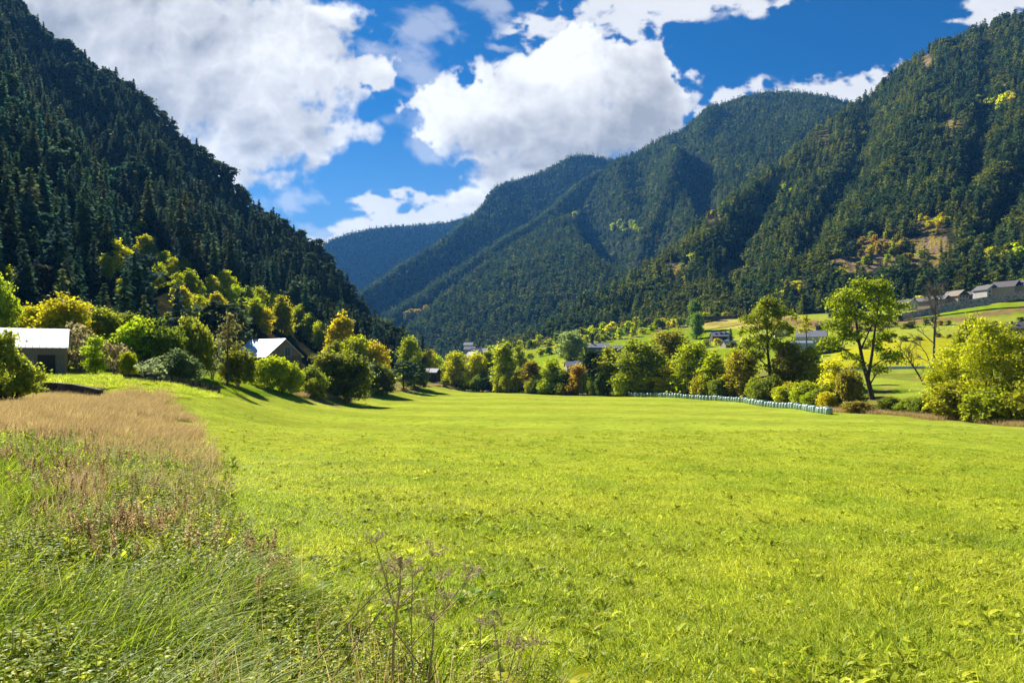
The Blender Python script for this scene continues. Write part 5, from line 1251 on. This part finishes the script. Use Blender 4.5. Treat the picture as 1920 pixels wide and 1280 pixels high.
def blade_clump(name, seed, n, h, spread, wid, bend, mats, lean=(0, 0), seg=3, var=.5):
    r = np.random.default_rng(seed); b = MB()
    for i in range(n):
        a = r.uniform(0, 6.28); rr = spread*math.sqrt(r.random()); x, y = rr*math.cos(a), rr*math.sin(a)
        hh = h*(1-var*r.random()); d = np.array([math.cos(a), math.sin(a)])*bend*r.uniform(.2, 1.2)+np.array(lean)+r.normal(size=2)*bend*.5
        w = wid*r.uniform(.6, 1.2); sd = np.array([-d[1], d[0]])/(np.hypot(*d)+1e-6); tw = r.normal()*.8
        sd = np.array([sd[0]*math.cos(tw)-sd[1]*math.sin(tw), sd[0]*math.sin(tw)+sd[1]*math.cos(tw)])
        V = []
        for k in range(seg+1):
            t = k/seg; off = d*hh*t**1.9; z = hh*(t-.38*min(1.3, np.hypot(*d))*t**2.6); ww = w*(1-t**1.6)*.5+.0002
            V += [(x+off[0]-sd[0]*ww, y+off[1]-sd[1]*ww, z), (x+off[0]+sd[0]*ww, y+off[1]+sd[1]*ww, z)]
        b.add(V, [[2*k, 2*k+1, 2*k+3, 2*k+2] for k in range(seg)], 0, .35*r.random()+.65*r.random())
    return b.mesh(name, mats)
def leaf_blade(b, base, d, up, L, W, r, curl=.3, mat=0, rnd=.5, lobed=False):
    d = np.array(d, float); d /= np.linalg.norm(d); sd = np.cross(d, up); sd /= np.linalg.norm(sd)+1e-9; n = np.cross(sd, d)
    prof = [0, .62, 1.0, .86, .52, .0] if not lobed else [.1, .9, .6, 1.0, .62, .8, .4, .05]
    m = len(prof)-1; V = []
    for i, p in enumerate(prof):
        t = i/m; c = np.array(base)+d*L*t+n*(L*.22*t-curl*L*t*t); w = W*.5*p+.0006
        V += [c-sd*w+n*w*.25, c+sd*w+n*w*.25, c]
    f = []
    for i in range(m): f += [[3*i, 3*i+2, 3*i+5, 3*i+3], [3*i+2, 3*i+1, 3*i+4, 3*i+5]]
    b.add(V, f, mat, rnd)
def rosette(name, seed, n, L, W, mats, upr=.5, lobed=False, stem=.05):
    r = np.random.default_rng(seed); b = MB()
    for i in range(n):
        a = r.uniform(0, 6.28); e = upr*r.uniform(.4, 1.4); d = (math.cos(a), math.sin(a), e); l = L*r.uniform(.55, 1.15)
        s = stem*r.uniform(.2, 1.3)
        leaf_blade(b, (d[0]*s*.4, d[1]*s*.4, s), d, np.array([0, 0, 1.]), l, W*l/L*r.uniform(.8, 1.2), r, r.uniform(.1, .6), 0, .3*r.random()+.7*r.random(), lobed)
    return b.mesh(name, mats)
def leafy_stem(name, seed, h, n, L, W, mats):
    r = np.random.default_rng(seed); b = MB(); tip = np.array([r.normal()*.12*h, r.normal()*.12*h, h])
    b.tube([(0, 0, -.03), tip*.5+np.array([0, 0, .02]), tip], [.004, .003, .0015], 4, 1, cap=False)
    for i in range(n):
        t = (i+1)/n; a = i*2.4+r.normal()*.4; l = L*(1.1-.6*t)*r.uniform(.7, 1.2)
        leaf_blade(b, tip*t, (math.cos(a), math.sin(a), .35), np.array([0, 0, 1.]), l, W*l/L, r, .4, 0, r.random())
    return b.mesh(name, mats)
def seedhead(name, seed, h, mats, n=40):
    r = np.random.default_rng(seed); b = MB(); tip = np.array([r.normal()*.1*h, r.normal()*.1*h, h])
    b.tube([(0, 0, -.03), tip*.55, tip], [.005, .0035, .0015], 4, 1, cap=False)
    for br in range(4):
        t0 = .45+.12*br; a = r.uniform(0, 6.28); s = tip*t0; e = s+np.array([math.cos(a)*.09*h, math.sin(a)*.09*h, .28*h*(1-t0*.5)])
        b.tube([s, e], [.0025, .001], 3, 1, cap=False)
        tt = r.random(n)[:, None]; p = s+(e-s)*tt+r.normal(size=(n, 3))*.012
        b.quads(p, r.normal(size=(n, 3)), .022*r.uniform(.6, 1.4, n), 1, r.random(n), 0, r, diamond=True)
    tt = .5+.5*r.random(n*2)[:, None]; p = tip*tt+r.normal(size=(n*2, 3))*.014
    b.quads(p, r.normal(size=(n*2, 3)), .024*r.uniform(.6, 1.4, n*2), 1, r.random(n*2), 0, r, diamond=True)
    return b.mesh(name, mats)

rgz = np.random.default_rng(404)
def spread(n, d0, d1, power, px0=-260, px1=2180):
    """points between two depths in the view; power < 0 favours the near ones"""
    u = rgz.random(n)
    if abs(power+1) < 1e-6: D = d0*(d1/d0)**u
    else: D = (d0**(power+1)+u*(d1**(power+1)-d0**(power+1)))**(1/(power+1))
    px = rgz.uniform(px0, px1, n); return px, D
def rows(px, D):
    p = G(px, D); return p, to_px(p)[1]
def ok_meadow(px, D): return D < meadow_edge(px)-1.0
def soft_poly(px, py, poly, jx, jy):
    return sum(in_poly(px+dx*jx, py+dy*jy, poly)*1.0 for dx in (-1, -.4, .4, 1) for dy in (-1, -.3, .4, 1))/16
def wild(px, py):          # the unmown strip on the left and in front, 0..1
    edge = np.interp(py, [700, 740, 800, 850, 900, 980, 1060, 1140, 1220, 1280, 1340], [330, 345, 378, 400, 395, 400, 460, 560, 720, 900, 1100])
    return sstep(60, -40, px-edge)
# short meadow turf
SH = [blade_clump('turf_%d' % i, 200+i, 40, .105, .22, .0075, .7, [GRASS]) for i in range(4)]
px, D = spread(42000, 2.6, 60, -.15)
p, py = rows(px, D); w = wild(px, py)
k = ok_meadow(px, D) & (rgz.random(len(px)) > w*.75) & (rgz.random(len(px)) > sstep(16, 58, D))
p = p[k]; px = px[k]; D = D[k]
n = len(p); patch_ = fbm(p[:, 0]/1.7, p[:, 1]/1.7, 31)
sc = (.55+.55*rgz.random(n))*(.55+.9*patch_)*(1-.45*sstep(12, 50, D))
scatter('meadow_grass', p, rgz.random(n)*6.28, np.stack([sc*1.25*(1+.04*D), sc*1.25*(1+.04*D), sc], 1), rgz.integers(0, 4, n), SH, 'short yellow green grass over the near meadow', 'grass')
# dandelion and clover leaves in the turf
RO = [rosette('leaf_%d' % i, 220+i, 9, .12, .05, [MLEAF], .45, i % 2 == 0, .03) for i in range(4)]
px, D = spread(15000, 2.7, 60, -.6)
p, py = rows(px, D); k = ok_meadow(px, D)
cl = fbm(p[:, 0]/2.3, p[:, 1]/2.3, 37)
k &= rgz.random(len(px)) < .25+1.6*sstep(.45, .68, cl)
p = p[k]; D = D[k]; n = len(p); sc = (.35+.6*rgz.random(n))*(1+.006*D)
scatter('meadow_leaves', p+np.array([0, 0, .02]), rgz.random(n)*6.28, sc, rgz.integers(0, 4, n), RO, 'low broad leaves scattered through the meadow turf', 'leaves', tilt=rgz.normal(size=(n, 2))*.2)
# dark tufts further out
TF = [blade_clump('tuft_%d' % i, 230+i, 40, .30, .20, .012, .75, [GRASS_T]) for i in range(2)]
px, D = spread(5200, 3.5, 100, -.5)
p, py = rows(px, D); k = ok_meadow(px, D) & (wild(px, py) < .5) & (fbm(p[:, 0]/3.2, p[:, 1]/3.2, 39) > .50)
p = p[k]; n = len(p); sc = (.25+.5*rgz.random(n))*(1+.004*p[:, 1])
scatter('grass_tufts', p, rgz.random(n)*6.28, np.stack([sc*1.5, sc*1.5, sc*.8], 1), rgz.integers(0, 2, n), TF, 'darker tufts of grass dotted over the meadow', 'grass')
# long grass bowing to the right in the near left corner and along the bank
LG_ = [blade_clump('long_%d' % i, 240+i, 24, .60, .20, .015, .45, [GRASS_T], lean=(.75, .1), seg=5) for i in range(4)]
px, D = spread(9000, 2.5, 26, -.6, -260, 1250)
p, py = rows(px, D); w = wild(px, py)
zone = np.maximum(sstep(1070, 1170, py)*sstep(660, 400, px), sstep(240, 60, px)*sstep(845, 880, py)*sstep(1100, 1000, py))
zone = np.maximum(zone, .07*w*sstep(840, 900, py))*(.12+1.0*sstep(.42, .58, fbm(p[:, 0]/.9, p[:, 1]/.9, 43)))
k = rgz.random(len(px)) < zone
p = p[k]; D = D[k]; n = len(p); sc = .55+.6*rgz.random(n)
scatter('long_grass', p, rgz.normal(size=n)*.7, sc, rgz.integers(0, 4, n), LG_, 'long green grass bowing to the right in the near left corner', 'grass')
# leafy weeds of the unmown strip
WS = [leafy_stem('weed_%d' % i, 250+i, .42, 24, .085, .046, [WEED, STALK]) for i in range(3)]+[rosette('weedr_%d' % i, 256+i, 20, .13, .06, [WEED], .8, True, .14) for i in range(3)]
px, D = spread(26000, 2.6, 30, -.7, -260, 1300)
p, py = rows(px, D); w = wild(px, py)
grassy = sstep(240, 60, px)*sstep(845, 880, py)*sstep(1100, 1000, py)
k = rgz.random(len(px)) < w*(1-.85*grassy)*(1-.25*sstep(1080, 1200, py)*sstep(620, 420, px))*(.25+1.1*sstep(.35, .6, fbm(p[:, 0]/1.0, p[:, 1]/1.0, 47)))*sstep(815, 860, py)
p = p[k]; D = D[k]; n = len(p); sc = (.40+.62*rgz.random(n))*(1+.012*D)*(1-.4*sstep(520, 700, px[k]))
scatter('weeds', p, rgz.random(n)*6.28, sc, rgz.integers(0, 6, n), WS, 'tangle of leafy green weeds along the unmown edge', 'weeds', tilt=rgz.normal(size=(n, 2))*.18)
# brown seed heads through the weeds
SD = [seedhead('seed_%d' % i, 262+i, .62, [BROWNW, STALK], 26) for i in range(4)]
px, D = spread(5200, 3.2, 34, -.3, -200, 760)
p, py = rows(px, D); w = wild(px, py)
zone = np.exp(-((px-150-(py-900)*.9)/150)**2)*sstep(780, 850, py)*sstep(1150, 1010, py)
zone = np.maximum(zone, np.exp(-((px-480)/110)**2-((py-1040)/80)**2))*(.15+1.1*sstep(.42, .62, fbm(p[:, 0]/1.1, p[:, 1]/1.1, 53)))
k = rgz.random(len(px)) < zone*w*.8
p = p[k]; n = len(p)
scatter('seed_heads', p, rgz.random(n)*6.28, .38+.42*rgz.random(n), rgz.integers(0, 4, n), SD, 'brown dry seed heads standing among the weeds', 'seed heads', tilt=rgz.normal(size=(n, 2))*.14)
TS = [blade_clump('tan_%d' % i, 290+i, 9, .62, .16, .006, .18, [DRYG], seg=3, var=.6) for i in range(3)]
px, D = spread(5200, 2.8, 30, -.5, -200, 1000)
p, py = rows(px, D); w = wild(px, py)
k = (rgz.random(len(px)) < w*(.1+.9*sstep(.45, .65, fbm(p[:, 0]/1.4, p[:, 1]/1.4, 54)))*sstep(830, 880, py)*(1-.8*sstep(200, 60, px)))
p = p[k]; n = len(p)
scatter('tan_stems', p, rgz.random(n)*6.28, .5+.6*rgz.random(n), rgz.integers(0, 3, n), TS, 'thin tan dry stems standing through the weeds', 'dry stems', tilt=rgz.normal(size=(n, 2))*.12)
# straw coloured grass on the bank
DR = [blade_clump('straw_%d' % i, 270+i, 44, .60, .34, .010, .30, [DRYG], lean=(.25, 0), seg=3) for i in range(4)]
px, D = spread(26000, 18, 62, .6, -300, 470)
p, py = rows(px, D); q = (fbm(p[:, 0]/4, p[:, 1]/4, 57)-.5)
k = rgz.random(len(px)) < sstep(.25, .95, soft_poly(px+q*120, py+q*50, DRY, 34, 26))*(px < np.interp(py, [700, 720, 760, 800, 842, 880, 905, 960], [300, 318, 352, 384, 404, 394, 378, 330])+q*50)*(.05+.95*sstep(.40, .62, .6*fbm(p[:, 0]/2.6, p[:, 1]/7, 59)+.4*fbm(p[:, 0]/.9, p[:, 1]/2.2, 58)))
p = p[k]; n = len(p); sc = .6+.6*rgz.random(n)
scatter('dry_grass', p, rgz.normal(size=n)*.8, np.stack([sc*1.3, sc*1.3, sc], 1), rgz.integers(0, 4, n), DR, 'patch of tall straw coloured dry grass on the left bank', 'grass')
px, D = spread(6000, 7, 34, -.2, -200, 620)
p, py = rows(px, D); q = np.maximum(np.exp(-((px-125)/45)**2-((py-960)/55)**2), np.maximum(.8*np.exp(-((px-55)/40)**2-((py-1130)/60)**2), .45*np.exp(-((px-360)/140)**2-((py-900)/50)**2)))
k = rgz.random(len(px)) < q*1.2*sstep(.3, .7, wild(px, py))*sstep(.3, .6, fbm(p[:, 0]/.8, p[:, 1]/1.6, 60))
p = p[k]; n = len(p)
scatter('rusty_grass', p, rgz.normal(size=n)*.8, .55+.5*rgz.random(n), rgz.integers(0, 3, n), [blade_clump('rust_%d' % i, 295+i, 40, .55, .26, .009, .3, [BROWNW], lean=(.2, 0)) for i in range(3)], 'rust brown dry grass patches among the weeds on the left', 'grass')
px, D = spread(5200, 44, 84, .2, -100, 560)
p, py = rows(px, D); k = ((py > 706) & (py < 745) & (px < 470) & (px > 40) & (np.abs(D-60.5) > .8)) & (rgz.random(len(px)) < sstep(.35, .6, fbm(p[:, 0]/3, p[:, 1]/3, 63)))
p = p[k]; n = len(p); sc = .5+.6*rgz.random(n)
scatter('bank_grass', p, rgz.random(n)*6.28, np.stack([sc*1.8, sc*1.8, sc*.9], 1), rgz.integers(0, 2, n), [blade_clump('bank_%d' % i, 280+i, 40, .55, .35, .02, .5, [GRASS]) for i in range(2)], 'rough green grass on the terrace around the barn', 'grass')
# straw on the banks at the meadow edge
px, D = spread(9000, 84, 280, -.2, 560, 1990)
e_ = meadow_edge(px); off = rgz.normal(size=len(px))*2.2+2.0
D = e_+np.abs(off)+.3; p, py = rows(px, D)
k = (fbm(p[:, 0]/6, p[:, 1]/6, 67) > .40) & (((px > 1540) & (rgz.random(len(px)) < .3)) | (px < 860))
p = p[k]; n = len(p); sc = (.9+.9*rgz.random(n))
scatter('bank_straw', p, rgz.random(n)*6.28, np.stack([sc*2, sc*2, sc*1.1], 1), rgz.integers(0, 4, n), DR, 'straw coloured growth on the banks at the meadow edge', 'grass')

# dead hogweed stems, each plant a thing with its stem and its umbels
def umbel(b, o, d, r, rng, n=16):
    d = np.array(d, float); d /= np.linalg.norm(d)
    for i in range(n):
        a = rng.normal(size=3); a -= d*np.dot(a, d); a /= np.linalg.norm(a)
        e = np.array(o)+(d*rng.uniform(.25, .75)+a*rng.uniform(.5, 1))*r
        b.tube([o, (np.array(o)+e)*.5+d*r*.06, e], [.0013, .001, .0009], 3, 0, .3+.5*rng.random(), cap=False)
        for k in range(6):
            q = rng.normal(size=3); q /= np.linalg.norm(q); f = e+(q*.7+d*.5)*r*.20
            b.tube([e, f], [.0008, .0007], 3, 0, rng.random(), cap=False)
            b.quads([f], rng.normal(size=(1, 3)), .007, 1, rng.random(), 0, rng, diamond=True)
def hogweed(label, D, px0, stems, umbels, seed):
    rng = np.random.default_rng(seed); m = D/F; g = G(px0, D); e = empty('dead_hogweed', g); t = MB()
    to = lambda x, y, dy: np.array([(x-px0)*m, dy, E+(H-y)*m-g[2]])
    for pts, r in stems:
        q = [to(*s) for s in pts]
        if len(q) > 2:
            s = np.linspace(0, 1, len(q)); f = np.linspace(0, 1, len(q)*3); q = np.stack([np.interp(f, s, np.array(q)[:, i]) for i in range(3)], 1)
        q = np.array(q); t.tube(q, np.linspace(r, r*.55, len(q)), 6)
        for k in range(1, len(q)-1, 4): t.tube([q[k]-np.array([0, 0, .006]), q[k], q[k]+np.array([0, 0, .006])], [r*.8, r*1.25, r*.8], 6, cap=False)
    t.build('stem', STALK, e, True)
    for x, y, dy, r, d in umbels:
        u = MB(); umbel(u, to(x, y, dy), d, r*m, rng, int(10+r/2.5)); u.build('umbel', UMBEL, e)
    tag(e, label, 'dead plant', 'dead hogweed plants in the foreground')
hogweed('tallest dead hogweed, dark stem ending in a knobby bud', 3.7, 733,
        [([(730, 1390, 0), (737, 1254, 0), (738, 1192, 0), (743, 1153, 0), (750, 1107, 0), (751, 1052, 0)], .0085), ([(743, 1150, 0), (726, 1115, .05), (719, 1084, .08)], .0045), ([(740, 1144, 0), (725, 1072, -.06), (711, 1010, -.1)], .0045), ([(748, 1137, 0), (782, 1100, -.05), (814, 1031, -.1)], .0042), ([(738, 1195, 0), (726, 1180, .1), (720, 1168, .12)], .004),
         ([(748, 1108, 0), (742, 1090, .04), (741, 1074, .05)], .0035), ([(751, 1056, 0), (750, 1046, 0), (749, 1043, 0)], .015)],
        [(719, 1084, .08, 26, (-.2, 0, 1)), (711, 1009, -.1, 24, (-.1, 0, 1)), (814, 1031, -.1, 26, (.3, 0, 1)), (741, 1074, .05, 20, (0, 0, 1)), (751, 1064, 0, 30, (.1, .2, 1))], 1)
hogweed('second dead hogweed with a wide spidery umbel on a short stem', 3.6, 802,
        [([(800, 1400, 0), (804, 1280, 0), (806, 1254, 0), (812, 1204, 0), (813, 1165, 0)], .009), ([(802, 1266, 0), (760, 1215, .03), (720, 1168, .05)], .0048), ([(813, 1168, 0), (845, 1130, .05), (879, 1086, .08)], .0042), ([(816, 1164, 0), (858, 1132, .1), (871, 1103, .12)], .0036), ([(814, 1166, 0), (834, 1140, -.06), (840, 1111, -.1)], .0036), ([(812, 1180, 0), (814, 1130, .08), (822, 1098, .1)], .0036), ([(741, 1254, .02), (775, 1210, .04), (811, 1168, .02)], .0042)],
        [(813, 1162, 0, 44, (0, -.2, 1)), (879, 1086, .08, 24, (.4, 0, 1)), (840, 1111, -.1, 22, (0, 0, 1)), (822, 1098, .1, 26, (.1, 0, 1)), (871, 1103, .12, 18, (.3, 0, 1)), (720, 1168, .05, 10, (-.4, 0, 1))], 2)
hogweed('dead hogweed with one thin straight stem between the two thick ones', 3.85, 774, [([(774, 1370, 0), (774, 1280, 0), (771, 1156, 0), (774, 1081, 0)], .006), ([(771, 1170, 0), (762, 1140, .05), (757, 1120, .06)], .003)], [(774, 1081, 0, 22, (0, 0, 1)), (757, 1120, .06, 14, (-.3, 0, 1))], 3)
hogweed('dead hogweed leaning from lower left across the tallest stem', 3.5, 560, [([(545, 1400, 0), (570, 1262, .03), (600, 1232, .03), (683, 1135, .05), (737, 1091, .08)], .0062), ([(683, 1136, .05), (706, 1130, .06), (732, 1135, .06)], .0028)], [(737, 1090, .08, 16, (.6, 0, 1))], 4)
hogweed('shorter dead hogweed leaning right beneath the long leaning one', 3.5, 600, [([(590, 1400, 0), (621, 1275, .02), (682, 1189, .04), (720, 1139, .06)], .006), ([(650, 1232, .03), (700, 1200, .05), (735, 1182, .06)], .0026)], [(720, 1139, .06, 18, (.5, 0, 1))], 5)
hogweed('thin dead hogweed with a bare tip right of the second one', 3.7, 900, [([(899, 1400, 0), (900, 1280, 0), (901, 1165, 0)], .0042), ([(900, 1280, 0), (880, 1300, .05), (852, 1330, .08)], .003)], [(901, 1165, 0, 8, (0, 0, 1))], 6)
hogweed('low bushy dead hogweed with several small umbels at lower right', 3.6, 945, [([(945, 1390, 0), (940, 1280, 0), (934, 1225, .03), (926, 1180, .05)], .005), ([(942, 1300, 0), (955, 1255, -.04), (966, 1210, -.06)], .0042), ([(945, 1320, 0), (968, 1270, .05), (976, 1232, .08)], .0042), ([(947, 1330, 0), (990, 1262, 0), (1014, 1208, 0)], .0036), ([(944, 1330, 0), (920, 1290, .05), (912, 1252, .06)], .0034)],
        [(926, 1180, .05, 28, (-.2, 0, 1)), (966, 1210, -.06, 24, (.2, 0, 1)), (976, 1226, .08, 32, (.1, -.2, 1)), (1014, 1208, 0, 14, (.4, 0, 1)), (912, 1252, .06, 16, (-.3, 0, 1)), (940, 1215, .02, 20, (0, 0, 1))], 7)
# broad-leaved plants one can pick out near the camera
def leafplant(px, D, n, L, W, label, col, seed, d0=None):
    r = np.random.default_rng(seed); g = G(px, D); b = MB(); s = MB()
    for i in range(n):
        a = (d0 if d0 is not None and i == 0 else r.uniform(0, 6.28)); e = r.uniform(.35, .8); dd = np.array([math.cos(a), math.sin(a), e]); st = L*r.uniform(.5, 1.0); o = dd*st
        s.tube([(0, 0, -.03), o*.5+np.array([0, 0, .02]), o], [.004, .003, .002], 4, cap=False)
        leaf_blade(b, o, (dd[0], dd[1], .15), np.array([0, 0, 1.]), L*r.uniform(.7, 1.1), W*r.uniform(.8, 1.1), r, .35, 0, r.random(), True)
    e = empty('broadleaf_plant', g); s.build('stem', STALK, e); o = b.build('leaves', LEAF, e); o.color = (*col, 1); tag(e, label, 'plant', 'broad-leaved plants near the camera')
leafplant(1010, 3.95, 4, .22, .15, 'plant with a long yellow green lobed leaf at the bottom edge', (.42, .42, .02), 1, .5)
leafplant(1080, 3.9, 5, .17, .12, 'plant with yellowed leaves at the bottom right of the dead hogweed', (.40, .37, .02), 2)
leafplant(690, 3.9, 6, .18, .13, 'light green leafy plant at the foot of the tallest dead hogweed', (.26, .36, .03), 3)
leafplant(275, 5.6, 9, .24, .15, 'dark broad-leaved plant with shiny leaves in the left long grass', (.10, .20, .03), 4)
leafplant(125, 6.4, 8, .22, .10, 'dark leafy clump by the left edge of the weeds', (.08, .16, .03), 5)
leafplant(560, 6.0, 8, .16, .11, 'dark green rosette with a brown leaf among the weeds', (.12, .22, .02), 6)
leafplant(890, 6.3, 7, .15, .11, 'compact dark rosette right of the dead hogweed umbels', (.14, .25, .02), 7)
leafplant(1405, 5.2, 7, .13, .09, 'yellow green rosette in the turf at lower right', (.34, .38, .02), 8)
# tall dark dock stalks on the left
DK = [seedhead('dock_%d' % i, 300+i, 1.0, [BROWNW, STALK], 46) for i in range(3)]
for i, (x, y, top, l) in enumerate([(158, 905, 868, 'short dark dock stalk left of the long pair on the bank'), (112, 880, 822, 'slanting dark dock stalk on the bank nearest the left edge'), (70, 872, 812, 'upright dark dock stalk at the far left of the bank'), (160, 985, 915, 'thick dark dock stalk rising out of the brown weeds'), (186, 1000, 945, 'dock stalk right of the thick dark one'), (222, 1010, 955, 'branching dock stalk in the brown weeds'), (285, 905, 862, 'thin dock stalk before the straw grass'),
                             (252, 985, 930, 'dock stalk among the green leaves right of the brown weeds'), (450, 1090, 1030, 'brown dock stalk at the right of the weeds'), (425, 1060, 1005, 'dock stalk left of the brown one at the right of the weeds'), (505, 1110, 1040, 'red brown dock stalk nearest the dead hogweed'), (385, 1040, 990, 'pale brown dock stalk in the middle of the weeds')]):
    Ds = np.exp(np.linspace(math.log(3), math.log(50), 200)); rr = rows(np.full(200, float(x)), Ds)[1]; D = Ds[np.argmin(np.abs(rr-y))]
    g = G(x, D); o = bpy.data.objects.new('dock_stalk', DK[i % 3]); COL.objects.link(o); hgt = (y-top)/F*D; o.location = g.tolist(); o.scale = (max(hgt, .35),)*3; o.rotation_euler = (rgz.normal()*.1, (.35 if i == 1 else rgz.normal()*.1), rgz.uniform(0, 6.28))
    tag(o, l, 'dry stalk', 'dark dock stalks on the left bank')
def build_haze():
    b = MB(); b.box((-2600, -60, -45), (2800, 4400, 1080))
    m, nt = new_mat('valley_air')
    v = nt.n('ShaderNodeVolumePrincipled', ins={'Color': HAZE_COL, 'Density': HAZE_DENS, 'Anisotropy': .2, 'Density Attribute': '', 'Temperature Attribute': '', 'Color Attribute': ''})
    o = nt.n('ShaderNodeOutputMaterial'); nt.set(o.inputs['Volume'], v)
    ob = b.build('haze', [m]); tag(ob, 'thin blue valley air between the mountains', 'haze', kind='stuff')
HAZE_COL = (.12, .42, 1.0); HAZE_DENS = .00005
build_haze()
S.cycles.max_bounces = 6; S.cycles.diffuse_bounces = 3; S.cycles.glossy_bounces = 2; S.cycles.transmission_bounces = 3; S.cycles.volume_bounces = 0
S.cycles.sample_clamp_indirect = 6; S.cycles.use_denoising = True
S.cycles.caustics_reflective = False; S.cycles.caustics_refractive = False
